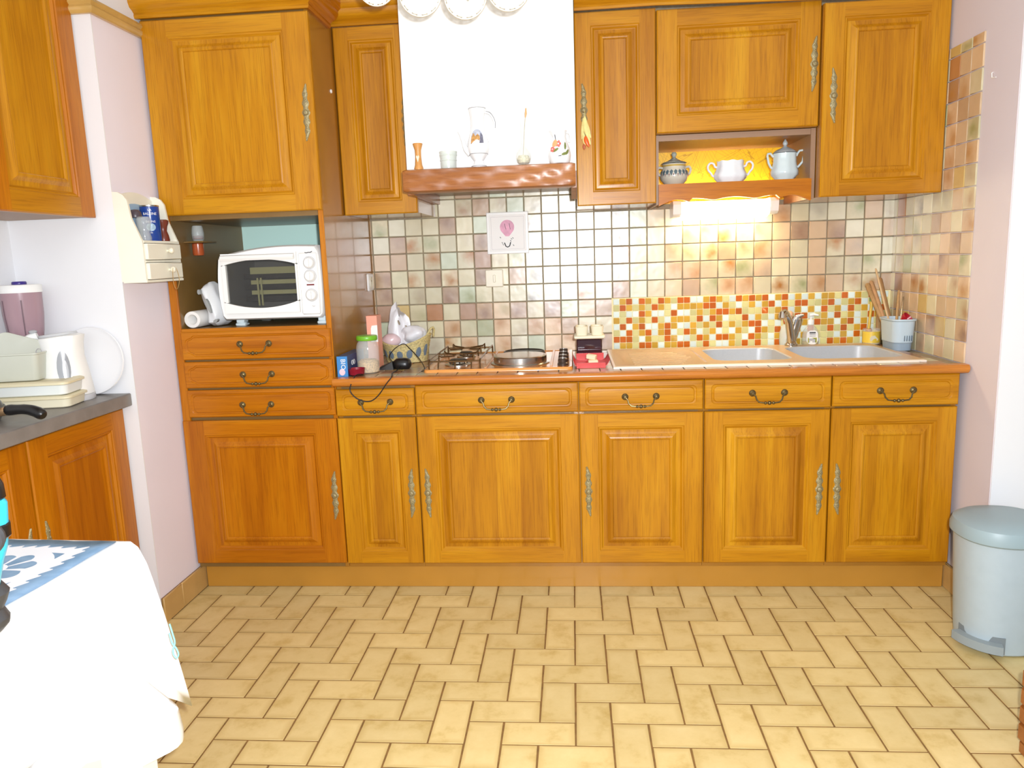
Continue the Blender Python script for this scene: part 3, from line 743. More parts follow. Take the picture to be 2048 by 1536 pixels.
for i in range(30):
    for j in range(9):
        x, y = -0.083 + (i + 0.5) * TP, -0.671 + (j + 0.5) * TP
        if x > XR - 0.04 or y > -0.03: continue
        if 0.30 < x < 0.78 and y > -0.59: continue
        if x > 1.00 and y > -0.59 and x < 2.07: continue
        o = link('tile', wt, t, (x, y, ZW)); code = random.choice('CCTTBRPPYR'); j_ = random.uniform(0.8, 0.95)
        o.color = srgb(*[k * j_ for k in GL[code]]); o['smudge'] = 0.6; o['tone'] = 0.2; o['sx'] = random.random(); o['sz'] = random.random()

# ---------------------------------------------------------------- hob, sink, tap
t = thing('hob', 'peach enamel hob with wire pan rest and steel hotplate', 'hob', (0.535, -0.335, ZW))
hx0, hx1, hy0, hy1, hz = 0.246, 0.824, -0.604, -0.066, ZW + 0.011
b = MB()
R = lambda i, z: [(x, y, z) for x, y in rrect(hx0 + i, hx1 - i, hy0 + i, hy1 - i, max(0.004, 0.02 - i * 0.5))]
b.loops([R(0, ZW), R(0.001, hz - 0.003), R(0.004, hz), R(0.026, hz), R(0.030, hz - 0.003), R(0.032, hz - 0.003)], 0)
b.box(0.480, 0.490, hy0 + 0.03, hy1 - 0.03, hz - 0.003, hz + 0.002, 1, ch=0.001); b.box(0.735, 0.745, hy0 + 0.03, hy1 - 0.03, hz - 0.003, hz + 0.002, 1, ch=0.001)
b.box(0.745, hx1 - 0.03, hy0 + 0.03, hy1 - 0.03, hz - 0.004, hz - 0.0015, 1)
b.build('hob_plate', [enamel, enamel_rim], t)
def burner(x, y, r):
    a = MB(); a.lathe([(r * 1.5, 0), (r * 1.5, 0.004), (r * 1.05, 0.010), (r * 1.0, 0.014)], 24, (x, y, hz - 0.003), mi=1)
    a.lathe([(r * 0.9, 0.013), (r, 0.016), (r, 0.021), (r * 0.8, 0.024), (0.001, 0.025)], 24, (x, y, hz - 0.003), mi=0)
    for k in range(10): u = 2 * PI * k / 10; a.box(x + r * math.cos(u) - 0.003, x + r * math.cos(u) + 0.003, y + r * math.sin(u) - 0.003, y + r * math.sin(u) + 0.003, hz + 0.007, hz + 0.014, 0)
    a.build('burner', [iron, steel], t)
burner(0.362, -0.455, 0.036); burner(0.362, -0.215, 0.028)
b = MB(); gz = hz + 0.034; rr = 0.0032
xa, xb, ya, yb = 0.266, 0.466, -0.580, -0.105
for x in (xa, xb):
    b.tube([(x, ya, hz), (x, ya, gz - 0.012), (x, ya + 0.012, gz), (x, (ya + yb) / 2 - 0.02, gz), (x, (ya + yb) / 2, gz - 0.006), (x, (ya + yb) / 2 + 0.02, gz), (x, yb - 0.012, gz), (x, yb, gz - 0.012), (x, yb, hz)], rr, 6)
for y in (ya + 0.02, -0.335, yb - 0.02): b.tube([(xa, y, gz - 0.008), (xb, y, gz - 0.008)], rr, 6)
for cy in (-0.455, -0.215):
    for k in range(4):
        u = PI / 4 + k * PI / 2; dx, dy = math.cos(u), math.sin(u)
        b.tube([(0.366 + dx * 0.022, cy + dy * 0.022, gz + 0.002), (0.366 + dx * 0.088, cy + dy * 0.088, gz + 0.004), (0.366 + dx * 0.098, cy + dy * 0.098, gz + 0.012), (0.366 + dx * 0.099, cy + dy * 0.099, gz - 0.012)], rr, 6)
for x in (0.30, 0.366, 0.43): b.tube([(x, ya + 0.02, gz - 0.008), (x, ya + 0.01, hz)], rr, 6)
b.build('pan_rest', bronze_wire, t)
b = MB(); b.lathe([(0.118, 0), (0.118, 0.003), (0.112, 0.005), (0.107, 0.006), (0.107, 0.030), (0.104, 0.033)], 48, (0.612, -0.44, hz - 0.003), mi=0, caps=False)
b.lathe([(0.104, 0.033), (0.096, 0.0335), (0.05, 0.034), (0.001, 0.034)], 48, (0.612, -0.44, hz - 0.003), mi=1, caps=False); b.build('hotplate', [steel, plain('hotplate_cover', (176, 160, 138), 0.22, metal=0.85, noise=0.05, nscale=30)], t)
b = MB(); b.lathe([(0.090, 0), (0.092, 0.012), (0.086, 0.018), (0.082, 0.014), (0.001, 0.013)], 40, (0.613, -0.195, hz - 0.003)); b.build('rear_hotplate', iron, t)
for y in (-0.545, -0.445, -0.345, -0.245):
    b = MB(); b.lathe([(0.021, 0), (0.021, 0.010), (0.017, 0.014), (0.018, 0.027), (0.015, 0.030), (0.001, 0.031)], 20, (0.785, y, hz - 0.003)); b.box(0.783, 0.787, y - 0.016, y + 0.016, hz + 0.024, hz + 0.030, 1)
    b.build('control_knob', [plain('knob_brown', (70, 58, 50), 0.3, metal=0.3), steel], t)

t = thing('kitchen_sink', 'beige resin sink with grooved draining board and two bowls', 'sink', (1.54, -0.34, ZW))
sx0, sx1, sy0, sy1, sz = 0.976, 2.112, -0.610, -0.076, ZW + 0.008
b1 = (1.372, 1.672, -0.520, -0.150); b2 = (1.715, 2.085, -0.525, -0.150)
b = MB()
def plate_hole(ax0, ax1, hole, r):
    P = [(x, y, sz) for x, y in srect(ax0, ax1, sy0 + 0.008, sy1 - 0.006, 0.06, 7)]; H = [(x, y, sz) for x, y in rrect(*hole, r, 7)]
    b.loops([P, H], 0, caps=False)
plate_hole(1.352, 1.693, b1, 0.06); plate_hole(1.693, sx1 - 0.008, b2, 0.07)
# draining board with shallow dished field and drainage grooves
P = [(x, y, sz) for x, y in srect(sx0 + 0.008, 1.352, sy0 + 0.008, sy1 - 0.006, 0.06, 7)]
Q = [(x, y, sz) for x, y in rrect(sx0 + 0.035, 1.338, sy0 + 0.045, sy1 - 0.060, 0.05, 7)]; Q2 = [(x, y, sz - 0.005) for x, y in rrect(sx0 + 0.043, 1.334, sy0 + 0.053, sy1 - 0.068, 0.045, 7)]
b.loops([P, Q, Q2], 0, caps=False); b.add(Q2, [tuple(range(len(Q2)))])
for k in range(9):
    y = -0.52 + k * 0.040; x1_ = 1.30 - 0.05 * abs(k - 4) / 4
    b.prism([(y - 0.006, sz - 0.005), (y - 0.003, sz - 0.0025), (y + 0.003, sz - 0.0025), (y + 0.006, sz - 0.005)], sx0 + 0.085, x1_, axis='x')
b.build('sink_top', sink_m, t)
b = MB()
b.loops([[(x, y, ZW) for x, y in srect(sx0, sx1, sy0, sy1, 0.03, 5)], [(x, y, sz - 0.002) for x, y in srect(sx0, sx1, sy0, sy1, 0.03, 5)], [(x, y, sz) for x, y in srect(sx0 + 0.008, sx1 - 0.008, sy0 + 0.008, sy1 - 0.006, 0.03, 5)]], 0, caps=False)
b.build('rim', sink_rim, t)
for hole, r, dp in ((b1, 0.06, 0.13), (b2, 0.07, 0.15)):
    b = MB(); x0, x1, y0, y1 = hole
    rg = lambda i, z, q: [(x, y, z) for x, y in rrect(x0 + i, x1 - i, y0 + i, y1 - i, q, 7)]
    b.loops([rg(0, sz, r), rg(0.004, sz - 0.004, r), rg(0.012, sz - dp * 0.6, r * 0.9), rg(0.030, sz - dp * 0.95, r * 0.8), rg(0.06, sz - dp, r * 0.6)], 0, caps=False, flip=True)
    l = rg(0.06, sz - dp, r * 0.6); b.add(l, [tuple(range(len(l)))])
    o = b.build('bowl', sink_bowl, t)
    MB().lathe([(0.032, 0.0), (0.032, 0.002), (0.024, 0.003), (0.022, 0.001), (0.001, 0.001)], 20, ((x0 + x1) / 2, (y0 + y1) / 2, sz - dp)).build('drain', steel, o)
t = thing('mixer_tap', 'chrome mixer tap with a long spout leaning left over the sink', 'tap', (1.765, -0.105, sz))
b = MB(); b.lathe([(0.027, 0), (0.027, 0.008), (0.022, 0.014), (0.020, 0.03)], 24, (1.768, -0.110, sz))
b.tube([(1.768, -0.110, sz + 0.02), (1.775, -0.110, sz + 0.06), (1.787, -0.110, sz + 0.115)], [0.020, 0.025, 0.029], 20); b.build('tap_body', chrome, t)
b = MB(); b.tube([(1.765, -0.122, sz + 0.022), (1.752, -0.150, sz + 0.065), (1.735, -0.185, sz + 0.115), (1.714, -0.220, sz + 0.146), (1.702, -0.240, sz + 0.154), (1.690, -0.256, sz + 0.150), (1.687, -0.262, sz + 0.132)], [0.017, 0.0165, 0.016, 0.0155, 0.0155, 0.0155, 0.015], 16); b.build('spout', chrome, t)
b = MB(); b.tube([(1.786, -0.110, sz + 0.113), (1.789, -0.110, sz + 0.124)], [0.029, 0.026], 20); b.tube([(1.786, -0.118, sz + 0.124), (1.806, -0.128, sz + 0.132), (1.812, -0.135, sz + 0.134)], [0.010, 0.007, 0.004], 10); b.build('lever', chrome, t)

# ---------------------------------------------------------------- under-cabinet strip lamp
t = thing('strip_lamp', 'lit white strip lamp on the tiles below the yellow niche', 'lamp', (1.48, -0.06, 1.43))
b = MB()
for xe, s in ((1.262, 1), (1.700, -1)):
    e = [(-0.008, 1.505), (-0.115, 1.505), (-0.125, 1.49), (-0.118, 1.45), (-0.10, 1.438), (-0.008, 1.438)]
    b.prism(e, *sorted((xe, xe + s * 0.035)), axis='x')
b.box(1.297, 1.665, -0.04, -0.008, 1.455, 1.505); b.build('housing', white_pl, t)
b = MB(); b.prism([(-0.041, 1.498), (-0.112, 1.498), (-0.118, 1.475), (-0.108, 1.440), (-0.06, 1.426), (-0.041, 1.430)], 1.2975, 1.6645, axis='x'); b.build('diffuser', tube_m, t)

# ---------------------------------------------------------------- small things along the worktop, left to right
def card_box(name, label, cat, x0, x1, y0, y1, z0, z1, mats, rot=0.0):
    t = thing(name, label, cat, (x0, y0, z0)); t.rotation_euler = (0, 0, rot)
    b = MB(); b.box(x0, x1, y0, y1, z0, z1, 0, ch=0.001); o = b.build('carton', mats[0], t); return t, o
t, o = card_box('stock_box', 'blue carton lettered BIO lying at the left end of the worktop', 'box', -0.075, -0.035, -0.652, -0.42, ZW, ZW + 0.079, [blue_dark])
MB().box(-0.0755, -0.0345, -0.6535, -0.6515, ZW + 0.0005, ZW + 0.0785).build('end_flap', blue_m, t, smooth=False)
text('lettering', 'BIO', 0.026, white_card, t, (-0.052, -0.654, ZW + 0.048), (PI / 2, PI / 2, 0))
MB().lathe([(0.0001, 0.001), (0.011, 0.001), (0.012, 0)], 16, (0, 0, 0), axis='y').xf(lambda x, y, z: (x - 0.057, y - 0.6535, z * 1.1 + ZW + 0.018)).build('emblem', plain('pale_pink', (232, 200, 210), 0.4), t)
text('lettering', 'OO', 0.030, white_card, t, (-0.0345, -0.575, ZW + 0.045), (PI / 2, 0, PI / 2))

t = thing('storage_jar', 'glass jar with green lid, part filled with dry food', 'jar', (0.020, -0.555, ZW))
b = MB(); b.lathe([(0.036, 0), (0.043, 0.006), (0.044, 0.03), (0.044, 0.100), (0.040, 0.116), (0.035, 0.124), (0.035, 0.134)], 28, (0.020, -0.555, ZW + 0.0005), caps=False); b.lathe([(0.0001, 0.0), (0.036, 0.0)], 28, (0.020, -0.555, ZW + 0.0005), caps=False); b.build('glass', clear_glass, t)
MB().lathe([(0.040, 0.129), (0.0415, 0.131), (0.0415, 0.143), (0.039, 0.147), (0.034, 0.1475), (0.001, 0.147)], 32, (0.020, -0.555, ZW)).build('lid', green_lid, t)
MB().lathe([(0.001, 0.002), (0.040, 0.004), (0.0415, 0.02), (0.041, 0.045), (0.03, 0.053), (0.001, 0.050)], 20, (0.020, -0.555, ZW)).build('contents', nuts, t)

t = thing('plastic_bowl', 'dark pink plastic bowl leaning on the green-lidded jar', 'bowl', (-0.016, -0.622, ZW))
b = MB(); b.lathe([(0.0001, 0.0), (0.020, 0.0), (0.029, 0.006), (0.033, 0.026), (0.0345, 0.028), (0.032, 0.0275), (0.027, 0.008), (0.0001, 0.003)], 24, (-0.008, -0.628, ZW + 0.0005)); b.build('shell', maroon_pl, t)

t, o = card_box('tall_carton', 'tall pink and white carton behind the green-lidded jar', 'box', -0.006, 0.038, -0.455, -0.385, ZW, ZW + 0.216, [pink_card])
MB().prism([(0.010, ZW + 0.11), (0.0385, ZW + 0.11), (0.0385, ZW + 0.178), (0.016, ZW + 0.176), (0.012, ZW + 0.165)], -0.4565, -0.4545).build('label_panel', white_card, t, smooth=False)

# woven basket with carrier bags
t = thing('bread_basket', 'oval woven straw basket with blue-grey patches beside the hob', 'basket', (0.105, -0.25, ZW))
b = MB(); n = 36; rings = []
def bask(a, h, k=1.0):
    rx, ry = (0.088 + 0.020 * h) * k, (0.070 + 0.018 * h) * k
    z = ZW + 0.002 + h * (0.088 + 0.014 * math.cos(2 * a) + 0.012 * math.cos(a)); wob = 1 + 0.012 * math.sin(18 * a + 6.28 * h * 5)
    return (0.108 + rx * math.cos(a) * wob, -0.25 + ry * math.sin(a) * wob, z)
hs = [k / 12 for k in range(13)]
rings = [[bask(2 * PI * i / n, h) for i in range(n)] for h in hs] + [[bask(2 * PI * i / n, h, 0.94) for i in range(n)] for h in hs[::-1]]
b.loops(rings, 0); b.build('weave', straw, t)
b = MB(); b.tube([bask(2 * PI * i / n, 1.0, 0.975) for i in range(n)], 0.006, 6, closed=True); b.build('rim', straw, t)
for k in range(6):
    a = -2.55 + k * 0.42; b = MB(); q = []
    for j in range(12):
        u = 2 * PI * j / 12; aa = a + 0.135 * math.cos(u); p = bask(aa, 0.47 + 0.24 * math.sin(u), 1.02); q.append(p)
    c = bask(a, 0.47, 1.05); b.add(q + [c], [(j, (j + 1) % 12, 12) for j in range(12)]); b.build('patch', blue_grey, t)
b = MB(); b.tube([(0.185, -0.26, ZW + 0.085), (0.205, -0.262, ZW + 0.118), (0.221, -0.262, ZW + 0.142), (0.229, -0.258, ZW + 0.146), (0.232, -0.25, ZW + 0.135), (0.226, -0.24, ZW + 0.105)], 0.0045, 8); b.build('handle', straw, t)
def blob(name, mat, par, c, r, amp, seed, sc=(1, 1, 1), n=22, ear=None):
    rn = random.Random(seed); ph = [rn.uniform(0, 6.28) for _ in range(8)]; b = MB(); m = 12; rings = []
    for i in range(1, m):
        th = PI * i / m; ring = []
        for j in range(n):
            a = 2 * PI * j / n; k = 1 + amp * (math.sin(3 * a + ph[0] + 2 * th) * 0.5 + math.sin(5 * a + ph[1] - 3 * th) * 0.35 + math.sin(2 * a + 4 * th + ph[2]) * 0.4)
            x, y, z = r * sc[0] * math.sin(th) * math.cos(a) * k, r * sc[1] * math.sin(th) * math.sin(a) * k, r * sc[2] * math.cos(th) * (0.9 + 0.1 * k)
            ring.append((c[0] + x, c[1] + y, c[2] + z))
        rings.append(ring)
    b.loops(rings); return b.build(name, mat, par, angle=60)
t = thing('carrier_bag', 'white carrier bag bunched up tall in the straw basket, with two handle slits', 'bag', (0.09, -0.25, ZW + 0.01))
b = MB(); n = 30; rings = []
for k in range(12):
    h = k / 11; z = ZW + 0.02 + h * 0.185
    rx = lerp(0.060, 0.036, h ** 1.6) * (0.55 if k == 11 else 1); ry = lerp(0.045, 0.010, h); cx_ = 0.086 - 0.006 * math.sin(h * 4)
    rings.append([(cx_ + rx * math.cos(a) * (1 + 0.10 * math.sin(5 * a + h * 5)), -0.24 + ry * math.sin(a) * (1 + 0.28 * math.sin(6 * a + 3 * h)), z + h * (0.016 * math.cos(2 * a + 0.9) - 0.030 * math.cos(a) + 0.010 * math.sin(7 * a))) for a in [2 * PI * q / n for q in range(n)]])
b.loops(rings); b.build('film', bag_m, t, angle=60)
for dx, dz, w_, ro in ((-0.004, 0.004, 0.0032, 0.35), (0.031, -0.016, 0.0026, 0.9)):
    MB().prism([(0.088 + dx + w_ * math.cos(u) * math.cos(ro) - 0.011 * math.sin(u) * math.sin(ro), ZW + 0.166 + dz + w_ * math.cos(u) * math.sin(ro) + 0.011 * math.sin(u) * math.cos(ro)) for u in [2 * PI * q / 12 for q in range(12)]], -0.272, -0.262).build('handle_slit', plain('bag_slit', (150, 136, 116), 0.7) if dx < 0 else D.materials['bag_slit'], t)
t = thing('carrier_bag', 'pale pinkish crumpled bag spilling over the right of the straw basket', 'bag', (0.15, -0.26, ZW + 0.05))
blob('film', bag_m, t, (0.146, -0.262, ZW + 0.118), 0.054, 0.26, 12, (1.0, 0.6, 0.72))
t = thing('bread_bag', 'pink plastic bag bulging at the left of the straw basket', 'bag', (0.05, -0.27, ZW + 0.05))
blob('film', bag_pink, t, (0.048, -0.272, ZW + 0.095), 0.040, 0.10, 9, (1.0, 0.7, 0.75))

# charger and cables
t = thing('charger', 'black oval plastic charger lying before the straw basket', 'charger', (0.135, -0.47, ZW))
b = MB(); n = 24
b.loops([[(0.136 + (0.037 - i) * math.copysign(abs(math.cos(a)) ** 0.75, math.cos(a)), -0.47 + (0.030 - i) * math.copysign(abs(math.sin(a)) ** 0.75, math.sin(a)), z) for a in [2 * PI * k / n for k in range(n)]] for i, z in ((0.008, ZW + 0.0005), (0.001, ZW + 0.010), (0.0, ZW + 0.022), (0.004, ZW + 0.034), (0.012, ZW + 0.041), (0.024, ZW + 0.044))])
b.build('shell', black_pl, t)
t = thing('plug', 'small dark wedge-shaped plug left of the black charger', 'plug', (0.07, -0.48, ZW))
b = MB(); b.loops([[(0.045, -0.50, ZW), (0.105, -0.50, ZW), (0.105, -0.46, ZW), (0.045, -0.46, ZW)], [(0.050, -0.495, ZW + 0.012), (0.100, -0.495, ZW + 0.032), (0.100, -0.465, ZW + 0.032), (0.050, -0.465, ZW + 0.014)]]); b.build('shell', plain('plug_black', (44, 40, 38), 0.35), t, angle=20)
def spline(p, n=10):
    out = []; P = [Vector(q) for q in p]
    for i in range(len(P) - 1):
        a, b_, c, d = P[max(0, i - 1)], P[i], P[i + 1], P[min(len(P) - 1, i + 2)]
        for k in range(n):
            u = k / n; out.append(0.5 * ((2 * b_) + (c - a) * u + (2 * a - 5 * b_ + 4 * c - d) * u * u + (3 * b_ - a - 3 * c + d) * u ** 3))
    return out + [P[-1]]
b = MB(); b.tube(spline([(0.02, -0.64, ZW + 0.006), (0.004, -0.690, ZW + 0.008), (-0.012, -0.7165, ZW - 0.036), (0.003, -0.7175, ZW - 0.066), (0.034, -0.718, ZW - 0.083), (0.068, -0.718, ZW - 0.083), (0.098, -0.7175, ZW - 0.060), (0.128, -0.7165, ZW - 0.020), (0.147, -0.716, ZW + 0.002), (0.146, -0.700, ZW + 0.008), (0.140, -0.66, ZW + 0.004), (0.128, -0.62, ZW + 0.004), (0.132, -0.54, ZW + 0.006), (0.133, -0.500, ZW + 0.012)]), 0.0022, 6)
tag(b.build('power_cord', black_pl), 'thin black cord looping down over the front edge of the worktop', 'cord')
b = MB(); b.tube(spline([(0.104, -0.48, ZW + 0.022), (0.085, -0.47, ZW + 0.05), (0.095, -0.42, ZW + 0.075), (0.120, -0.36, ZW + 0.088), (0.150, -0.38, ZW + 0.070), (0.185, -0.42, ZW + 0.046), (0.225, -0.50, ZW + 0.022), (0.240, -0.54, ZW + 0.004), (0.236, -0.58, ZW + 0.003)]), 0.0019, 6)
tag(b.build('thin_cord', black_pl), 'thin black cord arching up in front of the straw basket', 'cord')

# right of the hob
t = thing('dark_canister', 'glossy dark plum canister with cream two-cup top, behind the red dish', 'canister', (0.892, -0.31, ZW))
MB().box(0.840, 0.945, -0.350, -0.262, ZW + 0.0005, ZW + 0.088, ch=0.006).build('canister_body', plum_m, t)
b = MB(); b.box(0.830, 0.956, -0.362, -0.252, ZW + 0.088, ZW + 0.102, ch=0.004); b.build('lid', cream_pl, t)
for x in (0.862, 0.926):
    b = MB(); R = lambda i, z: [(a, c, z) for a, c in rrect(x - 0.026 + i, x + 0.026 - i, -0.350 + i, -0.268 - i, 0.012)]
    b.loops([R(0.003, ZW + 0.102), R(0, ZW + 0.138), R(0.003, ZW + 0.139), R(0.006, ZW + 0.137), R(0.010, ZW + 0.110)]); b.build('egg_cup', cream_pl, t)
t = thing('red_dish', 'shallow red dish with upturned ends beside the draining board', 'dish', (0.895, -0.49, ZW))
b = MB(); rings = []; U = [(-0.068, 0.030), (-0.060, 0.010), (-0.045, 0.003), (0, 0.0015), (0.045, 0.003), (0.060, 0.010), (0.072, 0.030)]
top_ = [(0.893 + a, ZW + 0.001 + h) for a, h in U]; bot = [(x, z + 0.003) for x, z in top_[::-1]]
b.prism(top_ + bot, -0.585, -0.405); b.box(0.838, 0.948, -0.588, -0.582, ZW + 0.001, ZW + 0.022); b.box(0.838, 0.948, -0.408, -0.402, ZW + 0.001, ZW + 0.036); b.build('dish_body', red_m, t)
for k, (x, y, z, r) in enumerate(((0.902, -0.515, ZW + 0.005, 0.1), (0.896, -0.50, ZW + 0.024, -0.3))):
    o = MB().box(-0.019, 0.019, -0.014, 0.014, 0, 0.019, ch=0.003).build('soap_piece', plain('soap_%d' % k, (238, 214, 178), 0.5), None, at=(0, 0, 0)); o.location = (x, y, z); o.rotation_euler = (0, 0.12 * k, r)
    tag(o, ('lower cream block lying in the red dish', 'upper cream block tilted on another in the red dish')[k], 'soap', 'cream blocks in the red dish')

# behind the sink
zs = sz
t = thing('washing_up_bottle', 'clear bottle with orange-brown cap half hidden behind the tap', 'bottle', (1.775, -0.045, zs))
MB().lathe([(0.001, 0), (0.028, 0.001), (0.030, 0.02), (0.029, 0.06), (0.020, 0.085), (0.013, 0.095)], 20, (1.765, -0.045, ZW)).build('bottle_body', frost_glass, t)
MB().lathe([(0.016, 0.094), (0.023, 0.10), (0.024, 0.115), (0.018, 0.122)], 20, (1.774, -0.045, ZW)).build('cap', plain('amber_cap', (196, 106, 40), 0.25), t)
MB().ball((1.776, -0.045, ZW + 0.138), 0.017, 14).build('stopper', plain('flesh_plastic', (232, 186, 150), 0.5), t)
t = thing('soap_dispenser', 'clear pump bottle of soap with white label right of the tap', 'dispenser', (1.866, -0.055, zs))
ex = lambda x, y, z: (1.866 + x, -0.055 + y * 0.55, ZW + 0.002 + z)
MB().lathe([(0.001, 0), (0.034, 0.001), (0.037, 0.008), (0.036, 0.045), (0.031, 0.066), (0.018, 0.082), (0.012, 0.088), (0.012, 0.094)], 26).xf(ex).build('bottle_body', clear_glass, t)
MB().lathe([(0.001, 0.002), (0.033, 0.003), (0.034, 0.018), (0.001, 0.018)], 20).xf(ex).build('soap', soap_liq, t)
b = MB(); b.lathe([(0.0135, 0.090), (0.0135, 0.108), (0.010, 0.112), (0.004, 0.113), (0.004, 0.132)], 18); b.xf(ex)
b.tube([(1.862, -0.055, ZW + 0.133), (1.876, -0.062, ZW + 0.137), (1.893, -0.072, ZW + 0.133)], [0.0075, 0.006, 0.0035], 10); b.build('pump', white_pl, t)
b = MB(); o_ = rrect(-0.024, 0.024, 0.006, 0.066, 0.018, 6); b.loops([[(x, -0.0365 + 0.35 * x * x / 0.024, z) for x, z in o_], [(x, -0.0375 + 0.35 * x * x / 0.024, z) for x, z in o_]]); b.xf(lambda x, y, z: (1.868 + x, -0.055 + y * 0.62, ZW + 0.002 + z)); b.build('label', white_card, t)
b = MB()
for z0, z1, mi in ((0.054, 0.059, 0), (0.049, 0.051, 0), (0.041, 0.0425, 0), (0.012, 0.034, 1)): b.box(-0.019 if mi else -0.013, 0.019 if mi else 0.013, -0.0388, -0.0378, z0, z1, mi)
for k in range(3): b.box(-0.016, 0.016, -0.0392, -0.0386, 0.015 + k * 0.006, 0.0172 + k * 0.006, 0)
b.xf(lambda x, y, z: (1.868 + x, -0.055 + y * 0.62 + 0.22 * x * x / 0.024, ZW + 0.002 + z)); b.build('label_print', [ink, olive_lbl], t, smooth=False)

t = thing('candle_jar', 'glass jar with yellow label holding a brush, right of the sink', 'jar', (2.122, -0.075, ZW))
MB().lathe([(0.001, 0), (0.032, 0.001), (0.035, 0.006), (0.035, 0.068), (0.033, 0.070)], 24, (2.118, -0.070, ZW), caps=False).build('glass', clear_glass, t)
MB().lathe([(0.001, 0.002), (0.0335, 0.004), (0.0338, 0.046), (0.001, 0.046)], 24, (2.118, -0.070, ZW)).build('wax', plain('cream_wax', (226, 206, 140), 0.5), t)
MB().lathe([(0.0356, 0.010), (0.0356, 0.058)], 24, (2.118, -0.070, ZW), caps=False).build('label', yellow_lbl, t)
b = MB(); b.prism([(-0.014, 0.018), (0.016, 0.020), (0.019, 0.026), (0.010, 0.034), (0.004, 0.042), (-0.010, 0.040), (-0.016, 0.030)], -0.001, 0.0); b.xf(lambda x, y, z: (2.116 + x, -0.1066 + y + 0.5 * x * x / 0.036, ZW + z)); b.build('label_picture', cream_pl, t)
t = thing('washing_brush', 'yellow-handled brush with a green tip leaning in the yellow jar', 'brush', (2.115, -0.06, ZW + 0.05))
b = MB(); b.tube([(2.108, -0.065, ZW + 0.060), (2.114, -0.058, ZW + 0.11), (2.121, -0.050, ZW + 0.165), (2.123, -0.046, ZW + 0.185)], [0.006, 0.0055, 0.0065, 0.008], 10); b.build('handle', plain('yellow_handle', (212, 178, 70), 0.4), t)
b = MB(); b.tube([(2.1235, -0.046, ZW + 0.184), (2.125, -0.044, ZW + 0.202), (2.125, -0.043, ZW + 0.207)], [0.0105, 0.011, 0.005], 12); b.build('tip', plain('green_tip', (110, 140, 84), 0.4), t)
b = MB(); b.lathe([(0.012, 0), (0.013, 0.018), (0.009, 0.022)], 12, (2.109, -0.065, ZW + 0.047)); b.build('bristles', plain('amber_bristle', (186, 130, 58), 0.8), t)
# wooden board standing on edge in the corner, wooden spoons, caddy
o = MB().box(2.150, 2.168, -0.052, -0.028, ZW, ZW + 0.165, ch=0.002).build('wooden_strip', wood_spoon); tag(o, 'upright wooden strip standing behind the pale blue caddy', 'wood')
t = thing('spice_bottle', 'small dark glass bottle between the yellow jar and the wooden strip', 'bottle', (2.163, -0.075, ZW))
MB().lathe([(0.001, 0), (0.012, 0.001), (0.013, 0.006), (0.013, 0.040), (0.006, 0.052), (0.006, 0.062), (0.001, 0.062)], 14, (2.166, -0.085, ZW)).build('bottle_body', glass('dark_glass', (90, 80, 52), 0.05, 0.6), t)
t = thing('utensil_caddy', 'pale blue plastic utensil caddy in the worktop corner', 'caddy', (2.160, -0.215, ZW))
cx, cy = 2.158, -0.235
def cad(sx, sy, z, r): return [(cx + x, cy + y, z) for x, y in rrect(-sx, sx, -sy, sy, r)]
b = MB(); b.loops([cad(0.041, 0.075, ZW + 0.032, 0.03), cad(0.045, 0.083, ZW + 0.118, 0.033), cad(0.050, 0.088, ZW + 0.122, 0.036), cad(0.050, 0.088, ZW + 0.128, 0.036), cad(0.044, 0.081, ZW + 0.128, 0.032), cad(0.039, 0.072, ZW + 0.034, 0.028)])
b.build('caddy_body', caddy_blue, t)
MB().loops([cad(0.036, 0.070, ZW + 0.0005, 0.026), cad(0.038, 0.072, ZW + 0.030, 0.027), cad(0.042, 0.076, ZW + 0.034, 0.03)]).build('base_cup', caddy_base, t)
b = MB()
for k in range(4): b.box(cx - 0.004 + k * 0.0095, cx - 0.0015 + k * 0.0095, cy - 0.0805, cy - 0.074, ZW + 0.040, ZW + 0.062)
b.build('drain_slot', plain('slot_grey', (110, 124, 136), 0.6), t, smooth=False)
def stick(name, lab, cat, a, b_, r0, r1, mat, head=None, grp=None):
    m = MB(); a, b_ = Vector(a), Vector(b_); m.tube([a, a.lerp(b_, 0.5), a.lerp(b_, 0.97), b_], [r0, lerp(r0, r1, 0.5), r1, r1 * 0.5], 10)
    o = m.build(name, mat, at=tuple(a)); return tag(o, lab, cat, grp)
G_ = 'wooden utensils in the corner'
stick('wooden_spoon', 'light flat wooden spoon leaning far left, nearest the soap', 'spoon', (2.150, -0.165, ZW + 0.05), (2.100, -0.045, ZW + 0.262), 0.007, 0.011, wood_spoon, grp=G_)
stick('wooden_spoon', 'thin pale wooden spoon, tallest of those leaning in the corner', 'spoon', (2.158, -0.190, ZW + 0.05), (2.132, -0.050, ZW + 0.326), 0.005, 0.0045, plain('pale_spoon', (206, 176, 134), 0.6), grp=G_)
stick('wooden_spatula', 'thick brown wooden spatula right of the tallest pale spoon', 'spatula', (2.166, -0.180, ZW + 0.05), (2.152, -0.045, ZW + 0.285), 0.008, 0.010, plain('brown_spatula', (164, 124, 80), 0.6, noise=0.12), grp=G_)
stick('wooden_spatula', 'reddish wooden spatula between the flat spoon and the pale spoon', 'spatula', (2.154, -0.175, ZW + 0.05), (2.117, -0.042, ZW + 0.272), 0.007, 0.010, plain('reddish_spatula', (182, 140, 98), 0.6, noise=0.12), grp=G_)
stick('wooden_fork', 'short wooden handle leaning right towards the tiled side wall', 'utensil', (2.158, -0.22, ZW + 0.05), (2.196, -0.14, ZW + 0.235), 0.006, 0.005, wood_spoon, grp=G_)
